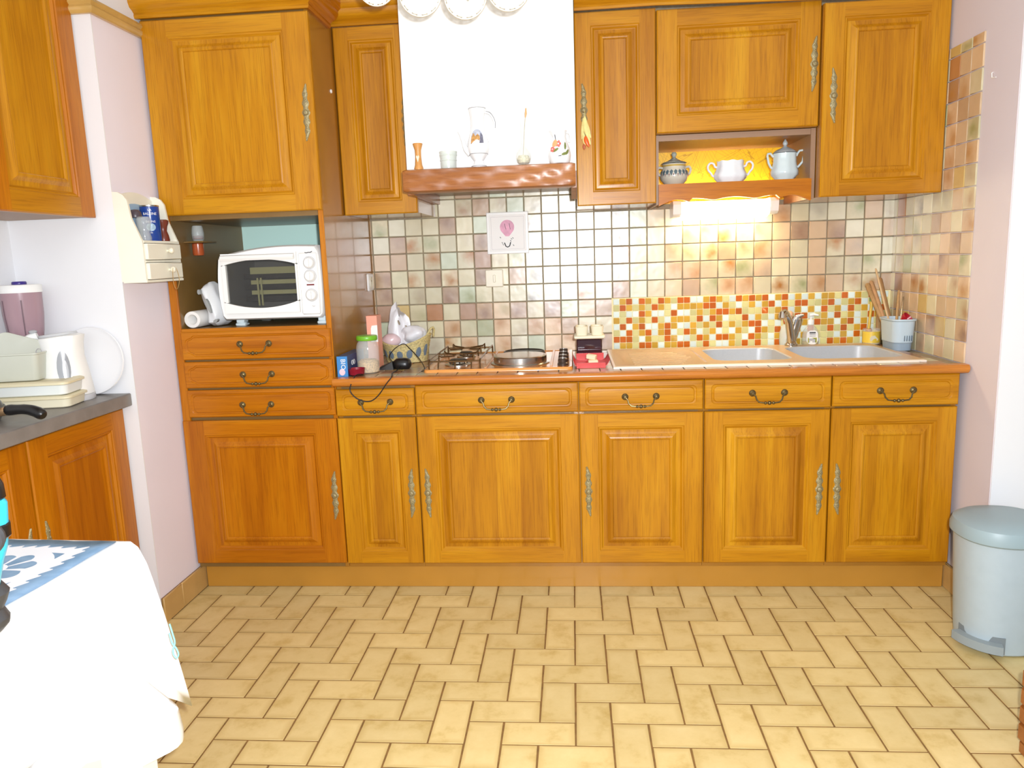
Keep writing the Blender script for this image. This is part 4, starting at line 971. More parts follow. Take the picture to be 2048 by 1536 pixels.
stick('metal_skewer', 'thin bright steel handle leaning right in the caddy', 'utensil', (2.166, -0.235, ZW + 0.05), (2.203, -0.17, ZW + 0.210), 0.003, 0.0032, steel)
t = thing('measuring_scoop', 'dark red scoop lying in the mouth of the caddy', 'scoop', (2.172, -0.27, ZW + 0.10))
b = MB(); b.lathe([(0.001, -0.018), (0.014, -0.016), (0.022, -0.004), (0.024, 0.010), (0.0225, 0.010), (0.013, -0.012), (0.001, -0.014)], 20); M_ = Matrix.Rotation(0.75, 3, 'Y') @ Matrix.Rotation(0.6, 3, 'X')
b.xf(lambda x, y, z: tuple(M_ @ Vector((x * 1.1, y, z)) + Vector((2.176, -0.275, ZW + 0.126)))); b.build('bowl', plain('dark_red_plastic', (170, 24, 40), 0.25), t)
MB().tube([(2.172, -0.262, ZW + 0.115), (2.160, -0.22, ZW + 0.08)], 0.004, 8).build('handle', plain('dark_red_handle', (150, 20, 36), 0.3), t)
o = MB().box(2.128, 2.165, -0.272, -0.262, ZW + 0.05, ZW + 0.122, ch=0.002).build('turquoise_scraper', plain('turquoise_sheet', (30, 168, 178), 0.4)); tag(o, 'turquoise plastic scraper standing inside the caddy beside the red scoop', 'scraper')

# on the tiles: picture, switch, socket
t = thing('picture_tile', 'square white framed picture of a rose hot-air balloon on the tiles', 'picture', (0.545, -0.01, 1.31))
fx0, fx1, fz0, fz1 = 0.451, 0.638, 1.311, 1.494
b = MB(); y0 = -0.008
R = lambda i, y: [(fx0 + i, y, fz0 + i), (fx1 - i, y, fz0 + i), (fx1 - i, y, fz1 - i), (fx0 + i, y, fz1 - i)]
b.loops([R(0, y0), R(0, y0 - 0.010), R(0.002, y0 - 0.012), R(0.012, y0 - 0.012), R(0.014, y0 - 0.010)], 0, caps=True); b.build('frame', white_pl, t)
MB().box(fx0 + 0.013, fx1 - 0.013, y0 - 0.0115, y0 - 0.0095, fz0 + 0.013, fz1 - 0.013).build('picture_card', white_card, t, smooth=False)
b = MB(); yp = y0 - 0.0122
for i in (0.020, ): 
    for (a, c, d, e) in ((fx0 + i, fx1 - i, fz0 + i, fz0 + i + 0.0008), (fx0 + i, fx1 - i, fz1 - i - 0.0008, fz1 - i), (fx0 + i, fx0 + i + 0.0008, fz0 + i, fz1 - i), (fx1 - i - 0.0008, fx1 - i, fz0 + i, fz1 - i)): b.box(a, c, yp, y0 - 0.011, d, e)
b.build('border_line', pale_ink, t, smooth=False)
bx, bz, br = 0.543, 1.428, 0.032
o_ = arc(bx, bz, br, -38, 218, 24) + [(bx - 0.008, bz - 0.040), (bx + 0.008, bz - 0.040)]
MB().prism(o_, yp, y0 - 0.011).build('balloon', plain('rose_wash', (208, 138, 164), 0.4, noise=0.25, nscale=30), t, smooth=False)
b = MB(); yq = yp - 0.0006
for dx in (-0.011, 0.010): b.tube([(bx + dx, yq, bz + 0.016), (bx + dx + 0.002, yq, bz + 0.004), (bx + dx * 0.9 + 0.005, yq, bz - 0.010)], 0.0010, 5)
b.tube([(bx - 0.014, yp, bz - 0.068), (bx - 0.008, yp, bz - 0.084), (bx, yp, bz - 0.088), (bx + 0.009, yp, bz - 0.083), (bx + 0.014, yp, bz - 0.066)], 0.0024, 6)
for dx, dz in ((-0.026, -0.066), (-0.022, -0.074), (0.024, -0.078), (0.012, -0.058), (-0.034, -0.042), (0.016, -0.050), (0.022, -0.046)): b.tube([(bx + dx, yp, bz + dz), (bx + dx + 0.005, yp, bz + dz - 0.005)], 0.0012, 5)
b.build('ink_drawing', ink, t)
t = thing('light_switch', 'square ivory light switch on the tiles under the balloon picture', 'switch', (0.476, -0.008, 1.165))
MB().box(0.436, 0.517, -0.018, -0.006, 1.164, 1.243, ch=0.004).build('switch_plate', ivory, t)
MB().box(0.471, 0.4825, -0.024, -0.017, 1.185, 1.219, ch=0.002).build('rocker', ivory, t)
t = thing('wall_socket', 'white round-faced socket on the side of the tower cupboard', 'socket', (-0.083, -0.085, 1.17))
MB().box(-0.0835, -0.072, -0.128, -0.048, 1.168, 1.244, ch=0.003).build('socket_plate', white_pl, t)
MB().lathe([(0.026, 0.0), (0.025, 0.003), (0.022, 0.001), (0.001, 0.0005)], 20, (0, 0, 0), axis='x').xf(lambda x, y, z: (x - 0.0722, y - 0.088, z + 1.206)).build('socket_face', ivory, t)
MB().lathe([(0.003, 0.0015), (0.001, 0.0016)], 8, (0, 0, 0), axis='x').xf(lambda x, y, z: (x - 0.072, y - 0.088, z + 1.212)).build('pin_hole', dark_m, t)

# ---------------------------------------------------------------- on the hood beam
ZB, YS = 1.6225, -0.620
t = thing('bud_vase', 'small tan ceramic vase with flared lip, first on the left of the hood beam', 'vase', (0.276, YS, ZB))
MB().lathe([(0.001, 0), (0.0165, 0), (0.017, 0.006), (0.0135, 0.018), (0.011, 0.045), (0.0115, 0.070), (0.017, 0.088), (0.0185, 0.093), (0.0165, 0.0945), (0.009, 0.075), (0.001, 0.070)], 24, (0.276, YS, ZB)).build('vase_body', tan_ceramic, t)
b = MB(); b.prism([(-0.006, 0.046), (0, 0.026), (0.006, 0.046), (0.003, 0.052), (0, 0.046), (-0.003, 0.052)], -0.0128, -0.0112); b.xf(lambda x, y, z: (x + 0.276, y + YS, z + ZB)); b.build('motif', cream_pl, t)
t = thing('frosted_glass_cup', 'greenish frosted glass tumbler on the hood beam', 'glass', (0.387, YS, ZB))
b = MB(); b.lathe([(0.001, 0), (0.028, 0), (0.0285, 0.004), (0.029, 0.025), (0.031, 0.046), (0.033, 0.060), (0.0315, 0.061), (0.027, 0.040), (0.026, 0.008), (0.001, 0.006)], 28, (0.387, YS, ZB)); b.build('tumbler', frost_glass, t)
b = MB(); b.lathe([(0.0292, 0.026), (0.031, 0.029), (0.0300, 0.032)], 28, (0.387, YS, ZB), caps=False); b.lathe([(0.0312, 0.044), (0.0328, 0.047), (0.0318, 0.050)], 28, (0.387, YS, ZB), caps=False); b.build('band', frost_glass, t)
t = thing('coffee_pot', 'tall white porcelain coffee pot with a small picture on its belly', 'pot', (0.499, YS, ZB))
px_, k = 0.499, 1.0
PF = [(0.001, 0), (0.026, 0), (0.027, 0.004), (0.019, 0.012), (0.017, 0.022), (0.026, 0.034), (0.036, 0.050), (0.040, 0.068), (0.037, 0.090), (0.029, 0.118), (0.0245, 0.145), (0.025, 0.172), (0.029, 0.196), (0.0305, 0.206), (0.028, 0.206), (0.022, 0.17), (0.001, 0.15)]
MB().lathe(PF, 36, (px_, YS, ZB)).build('pot_body', porcelain, t)
b = MB()
for r, h in ((0.0312, 0.205), (0.0345, 0.046), (0.0275, 0.004)): b.lathe([(r, h - 0.001), (r + 0.0006, h), (r, h + 0.001)], 36, (px_, YS, ZB), caps=False)
b.build('silver_line', plain('silver_line', (150, 150, 152), 0.3), t)
b = MB(); b.tube(spline([(px_ - 0.030, YS, ZB + 0.048), (px_ - 0.046, YS, ZB + 0.066), (px_ - 0.054, YS, ZB + 0.092), (px_ - 0.062, YS, ZB + 0.116), (px_ - 0.070, YS, ZB + 0.130)], 5), [0.012, 0.0115, 0.011, 0.0105, 0.010, 0.0095, 0.009, 0.0085, 0.008, 0.0078, 0.0075, 0.0072, 0.007, 0.0068, 0.0065, 0.0062, 0.006, 0.0058, 0.0055, 0.005, 0.005], 12); b.build('spout', porcelain, t)
b = MB(); b.tube(spline([(px_ + 0.026, YS, ZB + 0.192), (px_ + 0.046, YS, ZB + 0.184), (px_ + 0.060, YS, ZB + 0.160), (px_ + 0.060, YS, ZB + 0.130), (px_ + 0.050, YS, ZB + 0.105), (px_ + 0.036, YS, ZB + 0.090)], 6), 0.0038, 8, mi=0); b.build('handle', porcelain, t)
b = MB(); b.tube(spline([(px_ + 0.032, YS - 0.002, ZB + 0.194), (px_ + 0.049, YS - 0.002, ZB + 0.187), (px_ + 0.0635, YS - 0.002, ZB + 0.161), (px_ + 0.0635, YS - 0.002, ZB + 0.134)], 6), 0.0013, 6); b.build('handle_line', plain('grey_line', (120, 120, 124), 0.3), t)
def on_body(prof, c, a, h, lift=0.0006):
    for (r0, h0), (r1, h1) in zip(prof, prof[1:]):
        if h0 <= h <= h1 and h1 > h0: r = lerp(r0, r1, (h - h0) / (h1 - h0)); break
    r += lift
    return (c[0] + r * math.sin(a), c[1] - r * math.cos(a), c[2] + h)
def decal(name, mat, par, prof, c, pts, lift=0.0007):
    """a painted patch that follows a turned body; pts = (angle, height) outline around its centre"""
    b = MB(); ca, ch_ = sum(p[0] for p in pts) / len(pts), sum(p[1] for p in pts) / len(pts); n = len(pts)
    mid = [on_body(prof, c, lerp(ca, a, 0.5), lerp(ch_, h, 0.5), lift) for a, h in pts]; out = [on_body(prof, c, a, h, lift) for a, h in pts]
    b.add(out + mid + [on_body(prof, c, ca, ch_, lift)], [(i, (i + 1) % n, n + (i + 1) % n, n + i) for i in range(n)] + [(n + i, n + (i + 1) % n, 2 * n) for i in range(n)]); return b.build(name, mat, par)
cc = (px_, YS, ZB)
decal('picture_sky', plain('sky_wash', (176, 182, 198), 0.3, noise=0.2, nscale=120), t, PF, cc, [(a, h) for a, h in [(-0.62, 0.080), (0.62, 0.082)] + [(0.68 * math.cos(u), 0.106 + 0.024 * math.sin(u)) for u in [PI * q / 8 for q in range(9)]]])
decal('picture_scene', plain('scene_ochre', (190, 142, 84), 0.3, noise=0.5, nscale=200), t, PF, cc, [(-0.62, 0.079), (0.63, 0.081), (0.60, 0.098), (0.30, 0.104), (0.08, 0.114), (-0.20, 0.104), (-0.46, 0.118), (-0.64, 0.100)], 0.0012)
decal('picture_shade', plain('scene_grey', (112, 112, 128), 0.3, noise=0.4, nscale=200), t, PF, cc, [(0.22, 0.080), (0.63, 0.081), (0.64, 0.108), (0.42, 0.118), (0.30, 0.098)], 0.0016)
t = thing('stem_vase', 'round clear glass vase with a tall thin neck and dried stem', 'vase', (0.662, YS, ZB))
MB().lathe([(0.001, 0), (0.013, 0), (0.024, 0.010), (0.0285, 0.026), (0.026, 0.042), (0.016, 0.056), (0.0085, 0.066), (0.007, 0.090), (0.009, 0.150)], 28, (0.662, YS, ZB), caps=False).build('vase_body', clear_glass, t)
MB().lathe([(0.001, 0.002), (0.020, 0.008), (0.024, 0.022), (0.018, 0.034), (0.001, 0.036)], 18, (0.662, YS, ZB)).build('filling', plain('sand_flowers', (216, 208, 172), 0.8, noise=0.4, nscale=150), t)
b = MB(); b.tube([(0.661, YS, ZB + 0.034), (0.666, YS, ZB + 0.10), (0.673, YS, ZB + 0.168)], 0.0012, 6); b.build('stem', plain('dry_stem', (190, 180, 150), 0.7), t)
b = MB(); b.tube([(0.673, YS, ZB + 0.166), (0.675, YS, ZB + 0.178), (0.676, YS, ZB + 0.198)], [0.002, 0.0042, 0.0022], 8); b.build('seed_head', plain('seed_head', (214, 172, 120), 0.7), t)
t = thing('flowered_jug', 'white jug painted with coral flowers, last on the right of the hood beam', 'jug', (0.793, YS, ZB))
JF = [(0.001, 0), (0.034, 0), (0.038, 0.008), (0.0405, 0.028), (0.037, 0.052), (0.028, 0.076), (0.024, 0.092), (0.026, 0.108), (0.028, 0.114), (0.026, 0.114), (0.020, 0.09), (0.001, 0.08)]
MB().lathe(JF, 32, (0.793, YS, ZB)).xf(lambda x, y, z: (x - (0.010 * max(0, (z - ZB - 0.095) / 0.02) if x < 0.77 else 0), y, z)).build('jug_body', porcelain, t)
b = MB(); b.tube(spline([(0.816, YS, ZB + 0.108), (0.828, YS, ZB + 0.104), (0.833, YS, ZB + 0.090), (0.828, YS, ZB + 0.072)], 5), 0.0036, 8); b.build('handle', porcelain, t)
cj = (0.793, YS, ZB)
def flower(a, h, s, mat):
    for q in range(5):
        u = 2 * PI * q / 5; decal('petal', mat, t, JF, cj, [(a + s * (0.62 * math.cos(u) + 0.42 * math.cos(v)) * 25, h + s * (0.62 * math.sin(u) + 0.42 * math.sin(v))) for v in [2 * PI * w / 8 for w in range(8)]], 0.001)
flower(-0.12, 0.066, 0.0125, rose_red); flower(-0.72, 0.048, 0.011, rose_red)
decal('rosebud', plain('peach_paint', (222, 172, 120), 0.3), t, JF, cj, [(-0.55 + 0.34 * math.cos(u), 0.068 + 0.013 * math.sin(u)) for u in [2 * PI * q / 10 for q in range(10)]], 0.0013)
for a, h, r in ((0.62, 0.058, 1.2), (0.45, 0.030, 0.25), (-0.35, 0.044, 0.4), (0.75, 0.036, 0.7)):
    decal('leaf', green_ink, t, JF, cj, [(a + 25 * (0.012 * math.cos(u) * math.cos(r) - 0.005 * math.sin(u) * math.sin(r)), h + 0.015 * math.cos(u) * math.sin(r) + 0.005 * math.sin(u) * math.cos(r)) for u in [2 * PI * q / 8 for q in range(8)]], 0.0009)
decal('stroke', ink, t, JF, cj, [(-0.72, 0.100), (-0.60, 0.098), (-0.45, 0.080), (-0.52, 0.079)], 0.0009)
decal('stroke', ink, t, JF, cj, [(-0.10, 0.021), (0.16, 0.022), (0.16, 0.025), (-0.10, 0.024)], 0.0009)

# ---------------------------------------------------------------- three sugar bowls in the yellow niche
ZN, YN = 1.5565, -0.27
def lug(b, pts, r): b.tube(spline(pts, 5), r, 8)
t = thing('sugar_bowl', 'round lidded sugar bowl with grey-blue leaf pattern in the yellow niche', 'bowl', (1.246, YN, ZN), 'porcelain in the yellow niche')
SF = [(0.001, 0), (0.033, 0), (0.036, 0.003), (0.052, 0.020), (0.057, 0.036), (0.054, 0.052), (0.047, 0.064), (0.044, 0.074), (0.046, 0.082), (0.050, 0.085), (0.047, 0.086), (0.001, 0.084)]
cs = (1.246, YN, ZN); cream_gl = plain('cream_glaze', (206, 198, 180), 0.2, coat=0.3); MB().lathe(SF, 36, cs).build('bowl_body', cream_gl, t)
MB().lathe([(0.048, 0.086), (0.046, 0.090), (0.028, 0.096), (0.013, 0.104), (0.006, 0.110), (0.010, 0.118), (0.011, 0.124), (0.007, 0.130), (0.001, 0.131)], 32, cs).build('lid', plain('grey_glaze', (160, 162, 150), 0.25, noise=0.2, nscale=120), t)
MB().lathe([(0.0480, 0.0835), (0.0515, 0.0855), (0.0480, 0.0880)], 32, cs, caps=False).build('rim_band', plain('slate_glaze', (96, 104, 104), 0.3, noise=0.4, nscale=160), t)
MB().lathe([(0.0447, 0.0735), (0.0468, 0.0795)], 32, cs, caps=False).build('yellow_band', plain('ochre_band', (190, 160, 80), 0.3), t)
for q in range(9):
    a = -1.25 + q * 0.31; decal('leaf', (plain('slate_leaf', (86, 104, 112), 0.3) if q == 0 else D.materials['slate_leaf']), t, SF, cs, [(a - 0.13, 0.052), (a, 0.060), (a + 0.13, 0.053), (a + 0.08, 0.044), (a, 0.038 - 0.004 * (q % 2)), (a - 0.09, 0.045)], 0.001)
    decal('drop', (plain('mauve_drop', (136, 104, 104), 0.3) if q == 0 else D.materials['mauve_drop']), t, SF, cs, [(a + 0.155 - 0.06, 0.043), (a + 0.155 + 0.06, 0.043), (a + 0.155, 0.030)], 0.001)
for s in (-1, 1):
    b = MB(); lug(b, [(1.246 + s * 0.045, YN, ZN + 0.070), (1.246 + s * 0.060, YN, ZN + 0.072), (1.246 + s * 0.066, YN, ZN + 0.060), (1.246 + s * 0.061, YN, ZN + 0.046), (1.246 + s * 0.055, YN, ZN + 0.042)], 0.0048); b.build('handle', cream_gl, t)
t = thing('sugar_bowl', 'open white two-handled porcelain bowl in the middle of the yellow niche', 'bowl', (1.468, YN, ZN), 'porcelain in the yellow niche')
def lobed(prof, c, n=48, amp=0.03, lobes=8, waves=0.0):
    b = MB(); rings = []
    for r, h in prof: rings.append([(c[0] + r * (1 + amp * math.cos(lobes * a)) * math.cos(a), c[1] + r * (1 + amp * math.cos(lobes * a)) * math.sin(a) * 0.85, c[2] + h + waves * (h > 0.07) * math.cos(lobes * a)) for a in [2 * PI * q / n for q in range(n)]])
    return b.loops(rings)
cb_ = (1.468, YN, ZN)
lobed([(0.001, 0), (0.046, 0), (0.048, 0.003), (0.062, 0.018), (0.065, 0.032), (0.057, 0.048), (0.051, 0.066), (0.052, 0.084), (0.053, 0.086), (0.050, 0.086), (0.048, 0.066), (0.054, 0.036), (0.001, 0.012)], cb_, waves=0.0015).build('bowl_body', porcelain, t, angle=60)
for s in (-1, 1):
    b = MB(); X = lambda d: 1.468 + s * d
    lug(b, [(X(0.050), YN, ZN + 0.064), (X(0.060), YN, ZN + 0.066), (X(0.066), YN, ZN + 0.078), (X(0.078), YN, ZN + 0.081), (X(0.088), YN, ZN + 0.070), (X(0.086), YN, ZN + 0.054), (X(0.076), YN, ZN + 0.042), (X(0.070), YN, ZN + 0.032), (X(0.062), YN, ZN + 0.028)], 0.0042); b.build('handle', porcelain, t)
t = thing('sugar_bowl', 'tall lidded pale porcelain pot with angular handles at right of the yellow niche', 'bowl', (1.680, YN, ZN), 'porcelain in the yellow niche')
cp_ = (1.680, YN, ZN)
lobed([(0.001, 0), (0.035, 0), (0.037, 0.003), (0.038, 0.008), (0.052, 0.022), (0.054, 0.036), (0.049, 0.050), (0.045, 0.070), (0.044, 0.100), (0.045, 0.107), (0.001, 0.107)], cp_, amp=0.02).build('pot_body', porc_pale, t, angle=60)
lobed([(0.044, 0.108), (0.045, 0.110), (0.036, 0.118), (0.018, 0.126), (0.009, 0.131), (0.0055, 0.136), (0.010, 0.142), (0.0085, 0.150), (0.005, 0.153), (0.004, 0.158), (0.001, 0.160)], cp_, amp=0.02).build('lid', plain('grey_porcelain', (176, 184, 186), 0.15, coat=0.3), t, angle=60)
lobed([(0.0445, 0.1060), (0.0468, 0.1075), (0.0445, 0.1090)], cp_, amp=0.02).build('rim_line', ink, t)
for s in (-1, 1):
    b = MB(); X = lambda d: 1.680 + s * d; e = 0.006 if s > 0 else 0
    b.tube([(X(0.044), YN, ZN + 0.094), (X(0.050), YN, ZN + 0.100 + e), (X(0.056), YN, ZN + 0.108 + e), (X(0.066 + e), YN, ZN + 0.107 + e * 1.5), (X(0.068 + e), YN, ZN + 0.100 + e), (X(0.063 + e), YN, ZN + 0.072), (X(0.055), YN, ZN + 0.056), (X(0.046), YN, ZN + 0.048)], 0.0044, 8); b.build('handle', porc_pale, t)
# dried bouquet hanging on the key of the wall cabinet right of the hood
t = thing('dried_bouquet', 'small dried husk bouquet with an orange bud hung on a cabinet key', 'bouquet', (0.890, -0.412, 1.82))
def husk(name, mat, c, L, w, tilt, yaw=0.0, par=t):
    b = MB(); m = 8; rings = []
    for k in range(m + 1):
        u = k / m; r = max(0.0008, w * math.sin(PI * min(1, u * 0.92 + 0.06)) ** 0.8); z = -L * u; x = tilt * u * u * L
        rings.append([(c[0] + x + r * math.cos(a), c[1] - 0.004 + 0.35 * r * math.sin(a), c[2] + z) for a in [2 * PI * q / 8 for q in range(8)]])
    b.loops(rings); return b.build(name, mat, par)
husk('husk', leaf_m, (0.889, -0.425, 1.815), 0.082, 0.010, 0.15); husk('husk', leaf_m, (0.884, -0.418, 1.81), 0.078, 0.007, -0.10); husk('husk', leaf_m, (0.893, -0.420, 1.80), 0.065, 0.010, 0.28)
husk('husk', leaf_m, (0.898, -0.422, 1.755), 0.045, 0.008, 0.25); husk('husk', leaf_m, (0.884, -0.424, 1.755), 0.052, 0.006, 0.1)
husk('bud', orange_m, (0.891, -0.430, 1.742), 0.042, 0.009, 0.30); husk('bud', plain('rust_bud', (176, 90, 50), 0.5), (0.885, -0.424, 1.716), 0.024, 0.006, 0.0)
b = MB(); b.tube([(0.8895, -0.412, 1.838), (0.8895, -0.424, 1.826), (0.8895, -0.426, 1.812)], 0.0012, 6); b.build('tie', leaf_m, t)

# ---------------------------------------------------------------- in the tower niche
ZO = 1.0665
t = thing('mini_oven', 'white countertop oven with dark glass door and three round dials', 'oven', (-0.33, -0.45, ZO))
ox0, ox1, oz0, oz1, of, ob = -0.530, -0.122, 1.092, 1.368, -0.615, -0.28
def arch(k0, k1, y):
    """body outline: bulging left side, arched top"""
    o = []
    a0, a1, c0, c1 = ox0 + k0, ox1 - k0, oz0 + k0, oz1 - k0
    o += [(lerp(a0 + 0.012, a1 - 0.012, q / 6), y, c0) for q in range(7)]
    o += [(a1 - 0.003, y, c0 + 0.010)] + [(a1 + 0.004 * math.sin(PI * q / 6), y, lerp(c0 + 0.02, c1 - 0.035, q / 6)) for q in range(7)] + [(a1 - 0.004, y, c1 - 0.018)]
    o += [(lerp(a1 - 0.016, a0 + 0.012, q / 10), y, c1 - 0.008 + 0.012 * math.sin(PI * (q / 10) * 0.75 + 0.75) - 0.022 * (q / 10) ** 3) for q in range(11)]
    o += [(a0 + 0.002 - 0.010 * math.sin(PI * q / 6), y, lerp(c1 - 0.038, c0 + 0.012, q / 6)) for q in range(7)]
    return o
b = MB(); O0 = arch(0.006, 0, of); O1 = arch(0.0, 0, of + 0.012); O2 = arch(0.004, 0, ob)
b.loops([arch(0.012, 0, of + 0.002), O0, O1, O2], 0, caps=False); b.add(O2, [tuple(range(len(O2)))])
# front face with the door opening cut out
dx0, dx1, dz0, dz1 = -0.508, -0.213, 1.118, 1.345
N_ = len(O0); I_ = []
cxm, czm = (dx0 + dx1) / 2, (dz0 + dz1) / 2
for (x, y, z) in arch(0.012, 0, of + 0.002):
    I_.append((min(max(x, dx0), dx1), of + 0.002, min(max(z, dz0), dz1)))
b.loops([arch(0.012, 0, of + 0.002), I_, [(x, of + 0.022, z) for x, y, z in I_]], 0, caps=False)
b.build('oven_body', white_pl, t, angle=45)
MB().box(-0.208, ox1 - 0.012, of - 0.003, of + 0.006, oz0 + 0.014, oz1 - 0.028, ch=0.004).build('control_panel', white_pl, t)
b = MB(); b.box(dx0, dx1, -0.33, -0.325, dz0, dz1); b.box(dx0, dx0 + 0.006, of + 0.02, -0.33, dz0, dz1); b.box(dx1 - 0.006, dx1, of + 0.02, -0.33, dz0, dz1); b.box(dx0, dx1, of + 0.02, -0.33, dz0, dz0 + 0.006); b.box(dx0, dx1, of + 0.02, -0.33, dz1 - 0.006, dz1)
b.build('oven_cavity', plain('oven_cavity_grey', (138, 134, 126), 0.45), t, smooth=False)
b = MB()
for z, h in ((1.278, 0.026), (1.233, 0.016), (1.193, 0.016)): b.box(dx0 + 0.070, dx1 - 0.008, -0.530, -0.525, z - h / 2, z + h / 2)
b.box(dx0 + 0.10, dx0 + 0.106, -0.545, -0.54, 1.142, 1.25); b.box(dx0 + 0.114, dx0 + 0.120, -0.545, -0.54, 1.142, 1.25)
b.build('oven_liner', plain('liner_olive', (206, 202, 140), 0.4), t, smooth=False)
b = MB()
for z in (1.256, 1.214, 1.168): b.box(dx0 + 0.04, dx1 - 0.008, -0.520, -0.36, z - 0.010, z + 0.010)
b.build('oven_tray', plain('tray_dark', (46, 40, 36), 0.35), t, smooth=False)
# door: arched white bands above and below the glass
d_ = MB(); yA, yB = of - 0.012, of + 0.004
def lens(s, z):   # z of the glass edge across the door
    return z
n = 16; xs = [lerp(dx0, dx1, q / n) for q in range(n + 1)]
up = [(x, 1.299 + 0.022 * math.sin(PI * (x - dx0) / (dx1 - dx0)) ** 0.8) for x in xs]
dn = [(x, 1.163 - 0.026 * math.sin(PI * (x - dx0) / (dx1 - dx0)) ** 0.8) for x in xs]
d_.prism([(dx0, dz1)] + up + [(dx1, dz1)], yA, yB); d_.prism([(dx0, dz0)] + dn + [(dx1, dz0)], yA, yB)
d_.box(dx0, dx0 + 0.016, yA, yB, 1.16, 1.302); d_.box(dx1 - 0.006, dx1, yA, yB, 1.16, 1.302)
dr = d_.build('door', white_pl, t, angle=30)
MB().box(dx0 + 0.012, dx1 - 0.004, of - 0.003, of + 0.001, 1.134, 1.325).build('pane', oven_glass, dr, smooth=False)
b = MB(); b.loops([[(x, yA - o_, 1.331 + h) for o_, h in ((0.0, -0.010), (0.014, -0.012), (0.018, -0.004), (0.014, 0.006), (0.0, 0.010))] for x in (dx0 + 0.004, dx1 - 0.004)]); b.build('handle', white_pl, dr)
for z in (1.302, 1.252, 1.180):
    b = MB(); c = (-0.165, of - 0.003, z); b.lathe([(0.021, 0), (0.021, 0.003), (0.019, 0.010), (0.016, 0.013), (0.001, 0.0135)], 26, c, axis='y')
    b.box(c[0] - 0.0035, c[0] + 0.0035, c[1] - 0.020, c[1] - 0.012, z - 0.015, z + 0.015); k = b.build('dial', white_pl, t)
    q = MB(); q.tube([(c[0] + 0.0235 * math.cos(u), c[1] - 0.0012, z + 0.0235 * math.sin(u)) for u in [2 * PI * w / 24 for w in range(24)]], 0.0007, 4, closed=True); q.build('dial_ring', pale_ink, k)
MB().box(-0.181, -0.152, of - 0.005, of - 0.002, 1.2165, 1.2215).build('indicator_strip', plain('indicator_red', (112, 10, 24), 0.25), t, smooth=False)
b = MB(); b.tube([(-0.180, of - 0.0035, 1.341), (-0.174, of - 0.0035, 1.339), (-0.166, of - 0.0035, 1.341), (-0.158, of - 0.0035, 1.3405), (-0.151, of - 0.0035, 1.344)], 0.0014, 5); b.build('logo_mark', ink, t)
b = MB(); b.tube([(-0.166, of - 0.0035, 1.140), (-0.160, of - 0.0035, 1.136), (-0.155, of - 0.0035, 1.139)], 0.001, 5); b.build('logo_mark', pale_ink, t)
for x, y in ((-0.470, -0.57), (-0.140, -0.575), (-0.470, -0.32), (-0.140, -0.32)):
    b = MB(); b.box(x - 0.016, x + 0.016, y - 0.02, y + 0.02, ZO + 0.012, oz0 + 0.006, ch=0.003); b.box(x - 0.020, x + 0.020, y - 0.022, y + 0.022, ZO, ZO + 0.013, ch=0.004); b.build('foot', plain('pale_foot', (206, 220, 224), 0.4) if x < -0.4 and y < -0.5 else D.materials['pale_foot'], t)
t = thing('paper_roll', 'white paper roll with hollow core lying left of the mini oven', 'roll', (-0.655, -0.55, ZO))
b = MB(); b.lathe([(0.018, 0.19), (0.0315, 0.19), (0.0325, 0.187), (0.0325, 0.003), (0.0315, 0), (0.020, 0), (0.018, 0.003), (0.018, 0.19)], 28, caps=False); b.xf(lambda x, y, z: (x - 0.643 + 0.00 * z, -0.630 + z, y + ZO + 0.0335)); b.build('paper', plain('roll_paper', (236, 234, 230), 0.8), t)
b = MB(); b.lathe([(0.018, 0.188), (0.0001, 0.188)], 20, caps=False); b.xf(lambda x, y, z: (x - 0.643, -0.63 + z, y + ZO + 0.0335)); b.build('core', plain('core_card', (150, 134, 112), 0.8), t)
t = thing('wrapped_pack', 'crumpled white plastic pack leaning between the paper roll and the mini oven', 'pack', (-0.56, -0.50, ZO))
b = MB(); n = 26; rings = []
for k in range(12):
    u = k / 11; cx_ = lerp(-0.575, -0.598, u) + 0.010 * math.sin(u * 5); z = ZO + 0.004 + u * 0.160
    sxx = lerp(0.036, 0.030, u) * (0.55 if k in (0, 11) else 1) ; syy = lerp(0.075, 0.060, u) * (0.6 if k in (0, 11) else 1)
    rings.append([(cx_ + sxx * math.cos(a) * (1 + 0.10 * math.sin(3 * a + 6 * u) + 0.07 * math.sin(7 * a - 9 * u)), -0.535 + syy * math.sin(a) * (1 + 0.08 * math.sin(5 * a + 4 * u)), z + 0.012 * math.cos(a) * u) for a in [2 * PI * q / n for q in range(n)]])
b.loops(rings); b.build('film', plain('pack_film', (226, 228, 230), 0.25), t, angle=60)
for (x, z, w_, h_, ro) in ((-0.580, 1.150, 0.006, 0.030, 0.3), (-0.612, 1.205, 0.006, 0.010, 0.0), (-0.556, 1.092, 0.010, 0.006, 0.5)):
    MB().prism([(x + w_ * math.cos(u) * math.cos(ro) - h_ * math.sin(u) * math.sin(ro), z + w_ * math.cos(u) * math.sin(ro) + h_ * math.sin(u) * math.cos(ro)) for u in [2 * PI * q / 10 for q in range(10)]], -0.6185, -0.60).build('printed_mark', plain('mark_grey', (150, 152, 150), 0.4) if x == -0.580 else D.materials['mark_grey'], t)
t = thing('glass_shelf', 'small dark shelf bracket on the left wall of the oven niche', 'shelf', (-0.66, -0.50, 1.39))
b = MB(); b.box(-0.674, -0.595, -0.575, -0.46, 1.394, 1.400, ch=0.001); b.build('plate', lam_dark, t)
b = MB(); b.lathe([(0.001, -0.050), (0.020, -0.048), (0.022, -0.040), (0.022, -0.004), (0.018, -0.0005), (0.001, 0)], 18, (-0.645, -0.52, 1.394)); b.build('red_brown_body', plain('red_brown_gloss', (176, 84, 44), 0.25, coat=0.3), t)  # small reddish-brown rounded body below the plate
